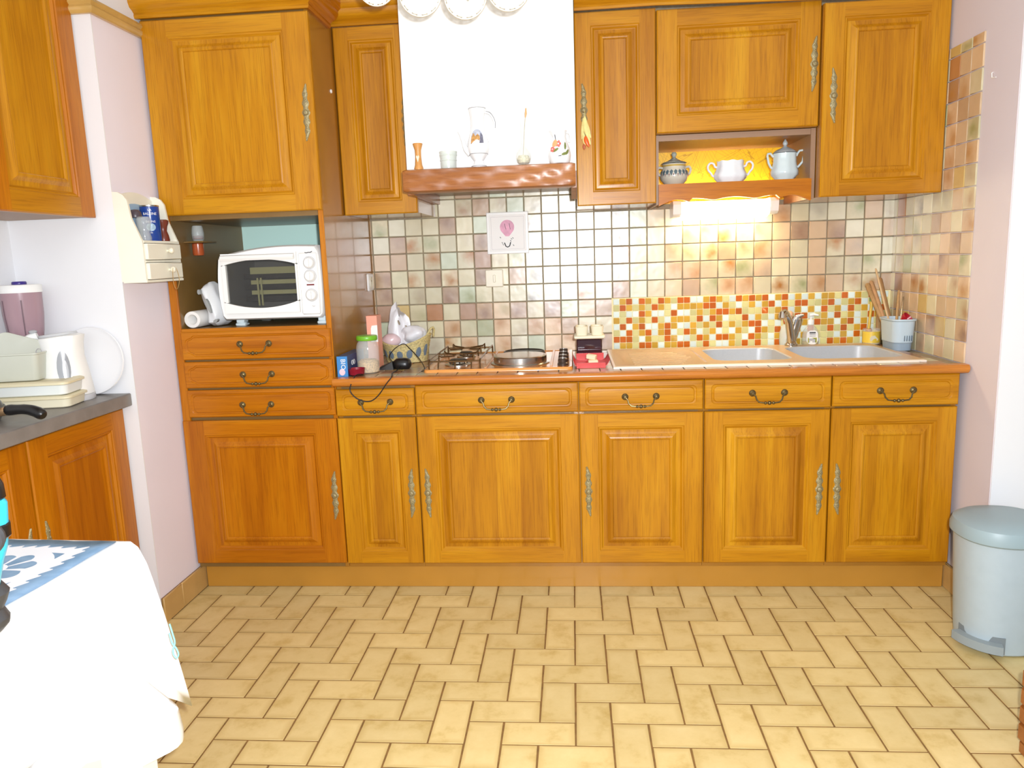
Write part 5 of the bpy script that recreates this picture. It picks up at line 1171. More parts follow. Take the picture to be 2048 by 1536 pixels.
t = thing('glass_tumbler', 'clear glass tumbler with reddish base on the dark niche bracket', 'glass', (-0.645, -0.52, 1.4005))
MB().lathe([(0.001, 0.001), (0.019, 0), (0.0225, 0.012), (0.0235, 0.030), (0.021, 0.052), (0.018, 0.060), (0.017, 0.0595), (0.020, 0.050), (0.022, 0.030), (0.020, 0.012), (0.001, 0.006)], 24, (-0.638, -0.525, 1.4005)).build('tumbler', clear_glass, t)
MB().lathe([(0.001, 0.0065), (0.0185, 0.008), (0.0205, 0.020), (0.001, 0.022)], 18, (-0.638, -0.525, 1.4005)).build('residue', plain('rust_powder', (140, 70, 50), 0.8), t)

# ---------------------------------------------------------------- spice shelf on the pink wall
t = thing('spice_shelf', 'cream painted wall shelf with arched sides and two small drawers', 'shelf', (-0.70, -0.83, 1.256))
ya, yb2, xb_, xf_ = -0.952, -0.708, XL + 0.0005, -0.622
side = [(xb_, 1.258), (xf_, 1.258), (xf_, 1.394), (-0.628, 1.408), (-0.640, 1.440), (-0.652, 1.470), (-0.656, 1.500), (-0.660, 1.530), (-0.672, 1.548), (-0.690, 1.558), (xb_, 1.560)]
for k, y in enumerate((ya, yb2 - 0.009)):
    MB().prism(side, y, y + 0.009).build('side_panel', cream_paint, t, angle=30)
b = MB()
back = [(ya + 0.009, 1.258), (yb2 - 0.009, 1.258), (yb2 - 0.009, 1.540)] + [(lerp(yb2 - 0.009, ya + 0.009, q / 10), 1.545 + 0.022 * math.sin(PI * q / 10)) for q in range(11)]
b.prism(back, xb_, xb_ + 0.006, axis='x')
b.box(xb_ + 0.006, xf_ + 0.001, ya + 0.009, yb2 - 0.009, 1.388, 1.396); b.box(xb_ + 0.006, xf_ + 0.001, ya + 0.009, yb2 - 0.009, 1.322, 1.329); b.box(xb_ + 0.006, xf_ + 0.003, ya - 0.001, yb2, 1.254, 1.262)
b.build('shelf_body', cream_paint, t, angle=30)
MB().prism([(ya + 0.02, 1.40), (yb2 - 0.02, 1.40), (yb2 - 0.02, 1.50)] + [(lerp(yb2 - 0.02, ya + 0.02, q / 8), 1.508 + 0.020 * math.sin(PI * q / 8)) for q in range(9)], xb_ + 0.006, xb_ + 0.0068, axis='x').build('blue_back', plain('blue_wash', (158, 186, 208), 0.6), t, smooth=False)
for z0, z1 in ((1.331, 1.386), (1.264, 1.320)):
    o = MB().box(xb_ + 0.02, xf_ + 0.010, ya + 0.011, yb2 - 0.011, z0, z1, ch=0.003).build('drawer', cream_paint, t)
    MB().lathe([(0.004, 0), (0.004, 0.006), (0.010, 0.012), (0.011, 0.018), (0.007, 0.024), (0.001, 0.025)], 16, (0, 0, 0), axis='x').xf(lambda x, y, z: (x + xf_ + 0.010, y - 0.815, z + (z0 + z1) / 2 + 0.003)).build('knob', ivory, o)
b = MB(); b.tube(spline([(-0.592, -0.825, 1.300), (-0.586, -0.842, 1.275), (-0.584, -0.846, 1.245), (-0.585, -0.832, 1.226), (-0.586, -0.815, 1.232), (-0.586, -0.800, 1.262), (-0.590, -0.806, 1.300)], 6), 0.0010, 5)
tag(b.build('elastic_band', plain('tan_rubber', (176, 140, 84), 0.6)), 'thin tan elastic band hung on the lower knob of the cream shelf', 'band')
ZS = 1.3965
cs = (-0.660, -0.818, ZS)
t = thing('salt_can', 'tall blue cardboard can of salt with white lettering on the cream shelf', 'can', cs)
MB().lathe([(0.001, 0), (0.031, 0), (0.0315, 0.001), (0.0315, 0.119)], 32, cs, caps=False).build('can_body', navy, t)
MB().lathe([(0.0318, 0.119), (0.0322, 0.120), (0.0322, 0.124), (0.030, 0.125), (0.028, 0.122), (0.001, 0.122)], 32, cs).build('can_rim', steel, t)
lab_a = math.radians(33)
def can_text(body, size, h):
    """lettering wrapped round the can, facing the room"""
    o = text('lettering', body, size, white_card, None, (0, 0, 0), (0, 0, 0), 0.0003); me = o.data
    for v in me.vertices:
        a = v.co.x / 0.0319 + lab_a * 0.9; r = 0.0318 + v.co.z; v.co = Vector((r * math.sin(a), -r * math.cos(a), h + v.co.y))
    o.parent = t; return o
can_text('LA', 0.011, 0.107); can_text('BALEINE', 0.0125, 0.094); can_text('SALINS', 0.0105, 0.067); can_text('fin', 0.008, 0.029)
CP_ = [(0.0315, 0.0), (0.0315, 0.12)]
decal('emblem', plain('can_emblem', (150, 176, 196), 0.4, noise=0.3, nscale=120), t, CP_, cs, [(0.50 + 0.5 * math.cos(u), 0.048 + 0.014 * math.sin(u)) for u in [2 * PI * q / 12 for q in range(12)]])
t = thing('glass_mill', 'clear glass spice mill with dark cap left of the blue can', 'mill', (-0.650, -0.886, ZS))
cm = (-0.650, -0.882, ZS)
MB().lathe([(0.001, 0), (0.021, 0.001), (0.022, 0.01), (0.018, 0.030), (0.023, 0.055), (0.024, 0.075), (0.020, 0.082)], 24, cm).build('mill_body', clear_glass, t)
MB().lathe([(0.021, 0.080), (0.022, 0.086), (0.020, 0.098), (0.012, 0.106), (0.001, 0.108)], 20, (-0.674, -0.886, ZS)).build('cap', plain('mauve_black', (74, 64, 72), 0.35), t)
t = thing('pepper_mill', 'turned dark brown wooden pepper mill right of the blue can', 'mill', (-0.655, -0.752, ZS))
MB().lathe([(0.001, 0), (0.020, 0), (0.021, 0.006), (0.018, 0.022), (0.013, 0.038), (0.016, 0.054), (0.021, 0.066), (0.022, 0.074), (0.016, 0.078), (0.001, 0.078)], 24, (-0.655, -0.750, ZS)).build('mill_body', plain('mahogany', (112, 50, 34), 0.3, noise=0.1), t)

# ---------------------------------------------------------------- cupboards along the far left
XD = -0.757
TL = lambda a, d, z: (XD - d, a, z)
LY = [(-1.440, -0.958), (-1.925, -1.445), (-2.41, -1.93), (-2.895, -2.415)]
for k, (a0, a1) in enumerate(LY):
    t = thing('base_cabinet', ('oak base cabinet under the grey counter, nearest the white wall end', 'oak base cabinet under the grey counter, second from the white wall end', 'oak base cabinet hidden behind the covered table', 'oak base cabinet nearest the camera at far left')[k], 'cabinet', (-0.9, (a0 + a1) / 2, 0.09), 'cabinets under the grey counter')
    carcass(t, a0, a1, 0.022, 0.325, 0.09, 0.826, [wood_rv, lam_dark], T=TL, mid=())
    door(t, a0 + 0.002, a1 - 0.002, 0.10, 0.820, 0.0, mats=REDL, T=TL, stile=0.075, rail=0.06, esc=((a0 + 0.035), 0.47) if k % 2 == 0 else ((a1 - 0.035), 0.47), rot=PI / 2)
tag(MB().box(-1.088, -0.80, -2.89, -0.952, 0, 0.09).build('plinth', plinth_m), 'ochre plinth under the far left cabinets', 'plinth')
MBk = MB().box(-1.092, -0.726, -2.9, -0.9515, 0.828, 0.872, ch=0.003)
tag(MBk.build('counter_top', grey_top), 'grey speckled laminate counter along the far left', 'counter')
XU = -0.768
TU = lambda a, d, z: (XU - d, a, z)
for k, (a0, a1) in enumerate(((-1.425, -0.958), (-1.895, -1.43))):
    t = thing('wall_cabinet', ('oak wall cabinet above the kettle in the top left corner', 'oak wall cabinet nearer the camera at far left')[k], 'cabinet', (-0.93, (a0 + a1) / 2, 1.48), 'cabinets above the grey counter')
    carcass(t, a0, a1, 0.022, 0.318, 1.478, 2.25, [lam_pale, lam_dark], T=TU, top=True)
    door(t, a0 + 0.001, a1 - 0.001, 1.476, 2.24, 0.0, mats=(wood_rv, wood_y, wood_p), T=TU, stile=0.075, rail=0.062)
# kettle
ZK = 0.8725
t = thing('kettle', 'white electric kettle with oval water gauge on the grey counter', 'kettle', (-0.875, -1.055, ZK))
kc = (-0.880, -1.060)
def kr(h, r, lean): return [(kc[0] + lean + r * math.cos(a) * (1.0), kc[1] + r * 0.95 * math.sin(a), ZK + h) for a in [2 * PI * q / 36 for q in range(36)]]
MB().loops([kr(0.000, 0.080, 0), kr(0.003, 0.082, 0), kr(0.018, 0.082, 0), kr(0.020, 0.079, 0)]).build('power_base', plain('pale_grey_base', (206, 206, 208), 0.4), t)
b = MB(); b.loops([kr(0.021, 0.081, 0), kr(0.05, 0.079, -0.001), kr(0.10, 0.074, -0.003), kr(0.15, 0.068, -0.006), kr(0.19, 0.065, -0.008), [(x, y, ZK + 0.214 + 0.10 * (x - kc[0] + 0.01)) for x, y, z in kr(0.21, 0.064, -0.010)], [(x, y, ZK + 0.219 + 0.10 * (x - kc[0] + 0.01)) for x, y, z in kr(0.21, 0.056, -0.010)]])
b.xf(lambda x, y, z: (x + (0.018 * max(0, (z - ZK - 0.15) / 0.07) ** 1.5 if x > kc[0] + 0.045 else 0), y, z)); b.build('kettle_body', white_pl, t)
b = MB(); b.loops([[(x, y, ZK + 0.2185 + 0.10 * (x - kc[0] + 0.01)) for x, y, z in kr(0, 0.060, -0.010)], [(x, y, ZK + 0.226 + 0.10 * (x - kc[0] + 0.01)) for x, y, z in kr(0, 0.056, -0.010)]]); b.build('lid', plain('lid_grey', (196, 198, 200), 0.4), t)
b = MB(); hx = kc[0]
b.tube(spline([(hx - 0.060, kc[1] - 0.030, ZK + 0.222), (hx - 0.085, kc[1] - 0.042, ZK + 0.212), (hx - 0.112, kc[1] - 0.055, ZK + 0.182), (hx - 0.118, kc[1] - 0.058, ZK + 0.130), (hx - 0.105, kc[1] - 0.052, ZK + 0.075), (hx - 0.072, kc[1] - 0.036, ZK + 0.060)], 5), 0.014, 10); b.build('handle', white_pl, t)
MB().ball((hx - 0.070, kc[1] - 0.036, ZK + 0.236), 0.013, 10, sz=0.5).build('switch', plain('switch_grey', (176, 178, 182), 0.35), t)
KP = [(0.081, 0.021), (0.079, 0.05), (0.074, 0.10), (0.068, 0.15), (0.065, 0.20)]
gc = (kc[0] - 0.003, kc[1], ZK)
decal('water_gauge', plain('gauge_grey', (148, 150, 154), 0.2), t, KP, gc, [(0.60 + 0.27 * math.cos(u), 0.118 + 0.056 * math.sin(u) ) for u in [2 * PI * q / 20 for q in range(20)]], 0.002)
decal('gauge_window', plain('gauge_glass', (182, 184, 188), 0.15), t, KP, gc, [(0.66 + 0.11 * math.cos(u), 0.108 + 0.034 * math.sin(u)) for u in [2 * PI * q / 16 for q in range(16)]], 0.004)
b = MB(); b.tube([(kc[0] - 0.034 + 0.010 * math.cos(u), kc[1] - 0.0655 - 0.003, ZK + 0.172 + 0.011 * math.sin(u)) for u in [2 * PI * q / 18 for q in range(18)]], 0.0013, 5, closed=True); b.build('badge_ring', pale_ink, t)
t = thing('round_tray', 'round white tray leaning on the white wall behind the kettle', 'tray', (-0.825, -0.975, ZK))
b = MB(); b.lathe([(0.116, 0), (0.118, 0.003), (0.116, 0.007), (0.110, 0.005), (0.100, 0.003), (0.001, 0.003)], 44, axis='y'); M_ = Matrix.Rotation(-0.10, 3, 'X')
b.xf(lambda x, y, z: tuple(M_ @ Vector((x, y, z)) + Vector((-0.845, -0.966, ZK + 0.119)))); b.build('disc', plain('tray_white', (230, 230, 232), 0.5), t)
# stacked tubs and the milky box
def tub(name, label, z, h, mats, dx=0.0, grp='cream lidded tubs by the kettle'):
    t = thing(name, label, 'tub', (-0.91, -1.16, z), grp); ang = 0.17
    def R(i, zz): return [( -0.912 + dx + x * math.cos(ang) - y * math.sin(ang), -1.168 + x * math.sin(ang) + y * math.cos(ang), zz) for x, y in rrect(-0.128 + i, 0.128 - i, -0.066 + i, 0.066 - i, 0.022)]
    MB().loops([R(0.008, z + 0.0005), R(0.004, z + 0.004), R(0.001, z + h * 0.70), R(0.003, z + h * 0.74)]).build('tub_body', mats[0], t)
    MB().loops([R(0.000, z + h * 0.74), R(-0.005, z + h * 0.77), R(-0.005, z + h * 0.92), R(0.002, z + h), R(0.016, z + h), R(0.019, z + h - 0.003)]).build('lid', mats[1], t)
tub_w = plain('tub_white', (226, 230, 226), 0.35); tub_l = plain('tub_lid_cream', (222, 212, 178), 0.45); tub_c = plain('tub_cream', (232, 224, 196), 0.4)
tub('food_tub', 'lower flat cream tub with lid standing on the grey counter', ZK, 0.040, [tub_c, tub_l]); tub('food_tub', 'upper flat white tub with cream lid stacked below the milky box', ZK + 0.0405, 0.046, [tub_w, tub_l], -0.004)
t = thing('storage_box', 'tall milky translucent box standing on the flat tubs', 'box', (-0.96, -1.15, ZK + 0.087))
ang = 0.22; zb0 = ZK + 0.0872
def R(i, zz, sl=0.0): return [(-0.985 + x * math.cos(ang) - y * math.sin(ang), -1.150 + x * math.sin(ang) + y * math.cos(ang), zz + sl * (x + 0.08)) for x, y in rrect(-0.095 + i, 0.095 - i, -0.060 + i, 0.060 - i, 0.018)]
MB().loops([R(0.010, zb0), R(0.008, zb0 + 0.006), R(0.0, zb0 + 0.082), R(-0.003, zb0 + 0.084), R(-0.003, zb0 + 0.088), R(0.003, zb0 + 0.088), R(0.011, zb0 + 0.008), R(0.014, zb0 + 0.005)]).build('box_body', trans_box, t)
t = thing('box_lid', 'milky plastic lid tilted inside the tall translucent box', 'lid', (-0.97, -1.14, zb0 + 0.01))
b = MB(); o_ = rrect(-0.078, 0.078, -0.07, 0.07, 0.03); M_ = Matrix.Rotation(0.15, 3, 'Z') @ Matrix.Rotation(0.30, 3, 'Y') @ Matrix.Rotation(1.25, 3, 'X')
b.loops([[tuple(M_ @ Vector((x * k, y * k, z)) + Vector((-0.985, -1.140, zb0 + 0.072))) for x, y in o_] for k, z in ((1, -0.003), (1.02, 0), (1.0, 0.004), (0.92, 0.002))]); b.build('lid_sheet', trans_box, t)
# blender
t = thing('blender', 'blender with smoky mauve jug and white lid behind the milky box', 'blender', (-1.02, -1.04, ZK))
bc = (-1.024, -1.030)
def br(r, z, sq=0.12): return [(bc[0] + r * math.cos(a) * (1 + sq * 0.2 * math.cos(4 * a)), bc[1] + r * math.sin(a) * (1 + sq * 0.2 * math.cos(4 * a)), z) for a in [2 * PI * q / 40 for q in range(40)]]
MB().loops([br(0.062, ZK), br(0.064, ZK + 0.01), br(0.058, ZK + 0.08), br(0.048, ZK + 0.135), br(0.042, ZK + 0.145)]).build('motor_base', white_pl, t)
MB().loops([br(0.038, ZK + 0.146), br(0.045, ZK + 0.18), br(0.056, ZK + 0.235), br(0.0615, ZK + 0.29), br(0.0635, ZK + 0.366), br(0.0615, ZK + 0.366), br(0.0595, ZK + 0.29), br(0.054, ZK + 0.235), br(0.043, ZK + 0.185), br(0.036, ZK + 0.152)]).build('jug', smoke_pl, t)
MB().loops([br(0.0655, ZK + 0.364), br(0.066, ZK + 0.368), br(0.066, ZK + 0.386), br(0.063, ZK + 0.390), br(0.02, ZK + 0.391)]).build('lid', white_pl, t)
MB().lathe([(0.021, 0.390), (0.022, 0.392), (0.022, 0.398), (0.020, 0.401), (0.001, 0.401)], 20, (bc[0], bc[1], ZK)).build('filler_cap', plain('violet_cap', (58, 44, 128), 0.3), t)
b = MB()
for a in (-1.95, -0.95): b.tube([(bc[0] + 0.047 * math.cos(a), bc[1] + 0.047 * math.sin(a), ZK + 0.185), (bc[0] + 0.058 * math.cos(a), bc[1] + 0.058 * math.sin(a), ZK + 0.235), (bc[0] + 0.0635 * math.cos(a), bc[1] + 0.0635 * math.sin(a), ZK + 0.29), (bc[0] + 0.0645 * math.cos(a), bc[1] + 0.0645 * math.sin(a), ZK + 0.34)], 0.0018, 6)
b.build('jug_rib', plain('mauve_rib', (112, 88, 96), 0.4), t)
# frying pan with domed lid
t = thing('frying_pan', 'dark frying pan with glass lid and black handle at the left edge', 'pan', (-0.965, -1.42, ZK))
pc = (-0.948, -1.432)
MB().lathe([(0.001, 0.001), (0.085, 0.0), (0.092, 0.004), (0.106, 0.038), (0.108, 0.040), (0.104, 0.039), (0.089, 0.008), (0.001, 0.005)], 36, (pc[0], pc[1], ZK)).build('pan_body', plain('pan_dark', (38, 32, 30), 0.25, coat=0.3), t)
o = MB().lathe([(0.103, 0.040), (0.102, 0.046), (0.088, 0.075), (0.062, 0.098), (0.030, 0.111), (0.001, 0.114)], 36, (pc[0], pc[1], ZK), caps=False).build('lid', glass('smoked_lid', (150, 142, 132), 0.06, 0.7, 1.15), t)
MB().tube([(pc[0] + 0.104 * math.cos(u), pc[1] + 0.104 * math.sin(u), ZK + 0.042) for u in [2 * PI * q / 36 for q in range(36)]], 0.0025, 6, closed=True).build('lid_rim', plain('lid_rim_dark', (44, 40, 38), 0.3), o)
MB().lathe([(0.008, 0.112), (0.010, 0.122), (0.018, 0.128), (0.016, 0.136), (0.001, 0.138)], 18, (pc[0], pc[1], ZK)).build('lid_knob', black_pl, o)
MB().lathe([(0.001, 0.006), (0.082, 0.007), (0.084, 0.050), (0.06, 0.060), (0.001, 0.062)], 26, (pc[0] - 0.01, pc[1], ZK)).build('orange_reflection', orange_m, t)  # orange reflection of the cabinets in the lid, put in as a solid shape
b = MB(); b.tube([(pc[0] + 0.100, pc[1] + 0.010, ZK + 0.030), (pc[0] + 0.135, pc[1] + 0.012, ZK + 0.036)], 0.013, 10); b.build('handle_ferrule', plain('copper_ferrule', (196, 160, 120), 0.2, metal=0.8), t)
b = MB(); b.tube(spline([(pc[0] + 0.128, pc[1] + 0.012, ZK + 0.036), (pc[0] + 0.155, pc[1] + 0.012, ZK + 0.038), (pc[0] + 0.195, pc[1] + 0.010, ZK + 0.038), (pc[0] + 0.230, pc[1] + 0.004, ZK + 0.030), (pc[0] + 0.250, pc[1] - 0.002, ZK + 0.020)], 4), [0.013, 0.0155, 0.016, 0.016, 0.015, 0.0145, 0.0145, 0.015, 0.015, 0.0155, 0.016, 0.016, 0.0165, 0.0165, 0.016, 0.014, 0.010], 12); b.build('handle', black_pl, t)

# ---------------------------------------------------------------- covered table with runner, stool, upright cleaner
ZT = 0.735
TC = Vector((-0.115, -2.003)); ux, uy = Vector((math.cos(-0.06), math.sin(-0.06))), Vector((-math.sin(-0.09), math.cos(-0.09)))
uy = Vector((0.095, 0.9955))
def tp(a, b_): p = TC + ux * a + uy * b_; return p.x, p.y        # a<0 to the left, b<0 towards the camera
TWX, TWY = 0.52, 0.62
t = thing('table', 'table hidden under the white cloth', 'table', (*tp(-TWX / 2, -TWY / 2), 0))
q = [tp(-TWX + 0.012, -TWY + 0.012), tp(-0.012, -TWY + 0.012), tp(-0.012, -0.012), tp(-TWX + 0.012, -0.012)]
MB().loops([[(x, y, ZT - 0.025) for x, y in q], [(x, y, ZT - 0.003) for x, y in q]]).build('tabletop', wood_rh, t)
for a, b_ in ((-0.05, -0.05), (-TWX + 0.05, -0.05), (-0.05, -TWY + 0.05), (-TWX + 0.05, -TWY + 0.05)):
    x, y = tp(a, b_); MB().box(x - 0.02, x + 0.02, y - 0.02, y + 0.02, 0, ZT - 0.025, ch=0.003).build('leg', wood_rv, t)
# cloth: flat top, rolled edge, hanging folds that drop lower at the corners
b = MB(); per = []
NS = 26
def side_pts():
    for (a0, b0, a1, b1, nx, ny) in ((0, -TWY, 0, 0, 1, 0), (0, 0, -TWX, 0, 0, 1), (-TWX, 0, -TWX, -TWY, -1, 0), (-TWX, -TWY, 0, -TWY, 0, -1)):
        for k in range(NS):
            u = k / NS; yield lerp(a0, a1, u), lerp(b0, b1, u), nx, ny, u
P_ = list(side_pts()); rings = []
def cring(d, drop):
    out = []
    for i, (a, b_, nx, ny, u) in enumerate(P_):
        cd = min(u, 1 - u) * 2; corner = max(0, 1 - cd * 2.6); k = P_[i - 1]
        if u == 0: nx, ny = (nx + k[2]) * 0.75, (ny + k[3]) * 0.75
        elif corner > 0:
            q_ = P_[(i // NS * NS - 1) % len(P_)] if u < 0.5 else P_[((i // NS + 1) * NS) % len(P_)]
            nx, ny = lerp(nx, (nx + q_[2]) * 0.75, corner), lerp(ny, (ny + q_[3]) * 0.75, corner)
        wave = 0.010 * math.sin(u * 19 + (i // NS) * 2) * (1 - corner)
        f = d * (0.22 + 0.78 * corner) + wave * d * 4
        dr = drop * (1 + 0.48 * corner ** 1.6)
        x, y = tp(a + nx * f, b_ + ny * f); out.append((x, y, ZT - dr))
    return out
top_in = [(*tp(lerp(a, -TWX / 2, 0.02), lerp(b_, -TWY / 2, 0.02)), ZT) for a, b_, *_ in P_]
rings = [top_in, cring(0.002, 0.001), cring(0.014, 0.012)] + [cring(0.016 + 0.062 * (k / 10) ** 0.8, 0.012 + 0.268 * k / 10) for k in range(1, 11)]
b.loops(rings, 0, caps=False); b.add(top_in, [tuple(range(len(top_in)))])
o = b.build('tablecloth', cloth_w, at=(*tp(0, 0), 0.4), angle=70)
md = o.modifiers.new('thick', 'SOLIDIFY'); md.thickness = 0.0015; md.offset = -1
tag(o, 'white tablecloth hanging over the table in the lower left corner', 'tablecloth')
r0 = tp(-0.022, -0.020)
b = MB(); RW, RL_ = 0.46, 0.56; n = 14
def rp(x, y): p = TC + ux * (x - 0.018) + uy * (y - 0.016); return p.x, p.y
top_ = [[(*rp(-RW * i / n, -RL_ * j / n), 0) for i in range(n + 1)] for j in range(n + 1)]
vs, fs = [], []
for j in range(n + 1):
    for i in range(n + 1):
        vs.append((-RW * i / n, -RL_ * j / n, 0.0022 + 0.0010 * math.sin(i * 1.7 + j)))
for j in range(n):
    for i in range(n): k = j * (n + 1) + i; fs.append((k, k + 1, k + n + 2, k + n + 1))
b.add(vs, fs); me = b.mesh('table_runner', lace_m)
o = link('table_runner', me, None, (*rp(0, 0), ZT + 0.001)); o.rotation_euler = (0, 0, math.atan2(ux.y, ux.x))
md = o.modifiers.new('thick', 'SOLIDIFY'); md.thickness = 0.0015; md.offset = -1
tag(o, 'blue table runner printed with white lace and a flower wheel', 'runner')
b = MB(); x, y = tp(0.048, -0.045)
b.tube(spline([(-0.038, -2.02, 0.556), (-0.034, -2.02, 0.535), (-0.031, -2.02, 0.514), (-0.036, -2.021, 0.499), (-0.037, -2.02, 0.486), (-0.031, -2.02, 0.478), (-0.026, -2.02, 0.487), (-0.030, -2.019, 0.500), (-0.037, -2.02, 0.512), (-0.041, -2.02, 0.535)], 5), 0.0017, 6)
tag(b.build('string_loop', plain('pale_cyan_string', (140, 214, 214), 0.6)), 'pale turquoise string loop hanging at the side of the white cloth', 'string')
# white plastic stool pushed under the cloth
t = thing('plastic_stool', 'white plastic stool pushed under the cloth at lower left', 'stool', (-0.14, -2.13, 0))
e = Vector((0.60, 0.80)); nn = Vector((-0.80, 0.60)); c0 = Vector((0.0, -2.238)) + nn * 0.165
def sp(a, b_): p = c0 + e * a + nn * b_; return p.x, p.y
def S(i, z, r=0.045): return [(*sp(x, y), z) for x, y in rrect(-0.165 + i, 0.105 - i, -0.165 + i, 0.165 - i, r)]
MB().loops([S(0.012, 0.372), S(0.001, 0.378), S(0.0, 0.398), S(0.004, 0.440), S(0.014, 0.452), S(0.05, 0.455)]).build('seat', white_pl, t)
for a, b_ in ((0.020, -0.110), (-0.125, -0.110), (0.020, 0.090), (-0.125, 0.090)):
    x, y = sp(a, b_); x2, y2 = sp(a * 1.04, b_ * 1.04)
    MB().loops([[(x2 + i, y2 + j, 0) for i, j in ((-0.016, -0.016), (0.016, -0.016), (0.016, 0.016), (-0.016, 0.016))], [(x + i, y + j, 0.378) for i, j in ((-0.024, -0.024), (0.024, -0.024), (0.024, 0.024), (-0.024, 0.024))]]).build('leg', white_pl, t)
MB().prism([(0, 0), (0.055, 0.0), (0.055, 0.040), (0.030, 0.046), (0.0, 0.030)], -0.0012, 0).xf(lambda x, y, z: (*sp(-0.115 + x, -0.1655 + y), 0.392 + z)).build('sticker', plain('pale_yellow_sticker', (226, 232, 176), 0.5), t, smooth=False)
# upright turquoise and black appliance cut off by the frame
t = thing('upright_cleaner', 'turquoise and black appliance with black rings on the table, cut off at left edge', 'appliance', (-0.19, -2.42, ZT))
ax, ay, z0 = -0.19, -2.42, ZT + 0.003
def ell(rx, d_, z): w_ = (rx + 0.012 - ax); return [(ax + w_ * math.copysign(abs(math.cos(u)) ** 0.8, math.cos(u)), ay + d_ * math.sin(u), z) for u in [2 * PI * q / 28 for q in range(28)]]
MB().loops([ell(-0.108, 0.05, z0), ell(-0.088, 0.055, z0 + 0.008), ell(-0.074, 0.055, z0 + 0.022), ell(-0.072, 0.055, z0 + 0.032), ell(-0.080, 0.05, z0 + 0.046), ell(-0.072, 0.055, z0 + 0.060), ell(-0.066, 0.055, z0 + 0.074), ell(-0.076, 0.05, z0 + 0.086)]).build('grip', grey_rub, t)
MB().loops([ell(-0.078, 0.045, z0 + 0.086), ell(-0.066, 0.047, 0.862), ell(-0.055, 0.048, 0.888), ell(-0.049, 0.048, 0.916), ell(-0.045, 0.048, 0.957), ell(-0.052, 0.046, 0.966)]).build('shell', cyan_m, t)
MB().loops([ell(-0.052, 0.044, 0.960), ell(-0.046, 0.049, 0.966), ell(-0.047, 0.049, 0.985), ell(-0.055, 0.045, 1.002), ell(-0.10, 0.02, 1.010)]).build('top_cap', black_pl, t)
MB().tube([(-0.076 + 0.036 * math.cos(u), ay - 0.056, 0.838 + 0.030 * math.sin(u)) for u in [2 * PI * q / 28 for q in range(28)]], 0.0062, 8, closed=True).build('ring', black_pl, t)
MB().tube([(-0.060 + 0.030 * math.cos(u), ay - 0.030 + 0.010 * math.cos(u), 0.912 + 0.024 * math.sin(u)) for u in [2 * PI * q / 28 for q in range(28)]], 0.0070, 8, closed=True).build('ring', grey_rub, t)
MB().loops([ell(-0.050, 0.050, 0.902), ell(-0.047, 0.052, 0.905), ell(-0.046, 0.052, 0.923), ell(-0.049, 0.050, 0.926)]).build('band', black_pl, t)

# ---------------------------------------------------------------- pedal bin and the wooden thing at lower right
t = thing('pedal_bin', 'pale grey plastic pedal bin standing by the right white wall end', 'bin', (2.185, -1.03, 0))
bx, by = 2.185, -1.035
def bn(r, z, sq=0.85): return [(bx + r * math.copysign(abs(math.cos(u)) ** sq, math.cos(u)), by + r * 0.96 * math.copysign(abs(math.sin(u)) ** sq, math.sin(u)), z) for u in [2 * PI * q / 48 for q in range(48)]]
MB().loops([bn(0.112, 0.004), bn(0.116, 0.008), bn(0.120, 0.05), bn(0.134, 0.35), bn(0.136, 0.372)]).build('bin_body', bin_grey, t)
MB().loops([bn(0.140, 0.366), bn(0.146, 0.372), bn(0.146, 0.392), bn(0.139, 0.412), bn(0.118, 0.425), bn(0.06, 0.431), bn(0.002, 0.432)]).build('lid', bin_lid, t)
def sector(r0, r1, a0, a1, z0, z1, n=12):
    A = [math.radians(lerp(a0, a1, q / n)) for q in range(n + 1)]
    o = [(bx + r1 * math.cos(a), by + r1 * math.sin(a)) for a in A] + [(bx + r0 * math.cos(a), by + r0 * math.sin(a)) for a in A[::-1]]
    return MB().prism(o, z0, z1, axis='z')
sector(0.110, 0.150, 188, 250, 0.022, 0.050).build('pedal', plain('pedal_grey', (146, 158, 162), 0.45), t)
sector(0.108, 0.1225, 184, 254, 0.014, 0.068).build('pedal_recess', plain('recess_grey', (120, 130, 134), 0.6), t)
t = thing('wooden_box', 'brown wooden corner of a low box cut off by the right edge', 'box', (2.02, -1.72, 0))
MB().box(1.942, 2.25, -1.896, -1.604, 0.0, 0.035, ch=0.004).build('base_board', wood_beam, t)
for k in range(4): MB().box(1.938, 2.254, -1.90, -1.600, 0.036 + k * 0.049, 0.084 + k * 0.049, ch=0.005).build('plank', wood_beam, t)

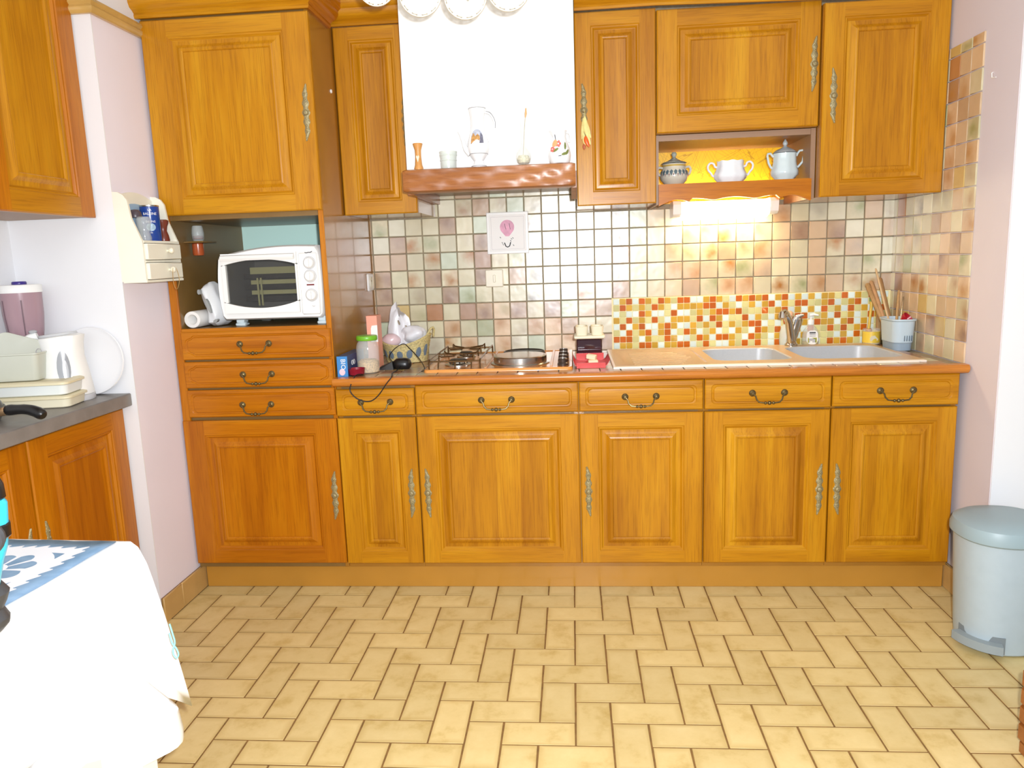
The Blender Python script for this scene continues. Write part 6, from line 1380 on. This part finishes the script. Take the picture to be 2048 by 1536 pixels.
# ---------------------------------------------------------------- hanging lamp with pierced shades, top of frame
t = thing('ceiling_lamp', 'white hanging lamp with four pierced round shades before the hood', 'lamp', (0.47, -1.1, ZC))
MB().lathe([(0.05, -0.001), (0.05, -0.02), (0.02, -0.04), (0.001, -0.042)], 24, (0.47, -1.1, ZC)).build('canopy', white_pl, t)
b = MB(); b.tube([(0.47, -1.1, ZC - 0.03), (0.47, -1.1, 2.26)], 0.008, 10); b.tube([(0.26, -1.1, 2.255), (0.68, -1.1, 2.255)], 0.009, 10); b.build('arm', white_pl, t)
sh = plain('cream_shade', (250, 244, 226), 0.5)
for x, zb in ((0.272, 2.041), (0.402, 2.004), (0.535, 1.989), (0.662, 2.004)):
    r = 0.064 if x > 0.3 else 0.058; cz_ = zb + r; tilt = 0.12
    def P3(rad, u, dep):
        v = Vector((rad * math.cos(u), -dep, rad * math.sin(u))); return tuple(Matrix.Rotation(tilt, 3, 'X') @ v + Vector((x, -1.1, cz_)))
    n = 60; b = MB(); pr = [(r, 0.0), (r * 0.985, 0.004), (r * 0.955, 0.006), (r * 0.86, 0.005), (r * 0.74, -0.008), (r * 0.5, -0.034), (r * 0.22, -0.048), (0.004, -0.052)]
    R_ = [[P3(a, 2 * PI * q / n, d) for q in range(n)] for a, d in pr]
    vs = [p for g_ in R_ for p in g_]; fs = []
    for k in range(len(pr) - 1):
        for q in range(n):
            if k == 2 and q % 5 in (0, 1, 2): continue           # pierced slots in the rim
            fs.append((k * n + q, k * n + (q + 1) % n, (k + 1) * n + (q + 1) % n, (k + 1) * n + q))
    b.add(vs, fs); o = b.build('lamp_shade', sh, t, angle=60)
    md = o.modifiers.new('thick', 'SOLIDIFY'); md.thickness = 0.003
    MB().tube([P3(0.003, 0, -0.052), (x, -1.055, 2.16), (x, -1.1, 2.25)], 0.003, 8).build('hanger', white_pl, t)

t = thing('wall_hook', 'tiny white hook on the pink wall right of the tall tiled strip', 'hook', (XR, -0.73, 1.82))
b = MB(); b.tube([(XR - 0.001, -0.722, 1.838), (XR - 0.006, -0.723, 1.836), (XR - 0.006, -0.726, 1.820), (XR - 0.006, -0.750, 1.817)], 0.0016, 6); b.build('hook_wire', white_pl, t)
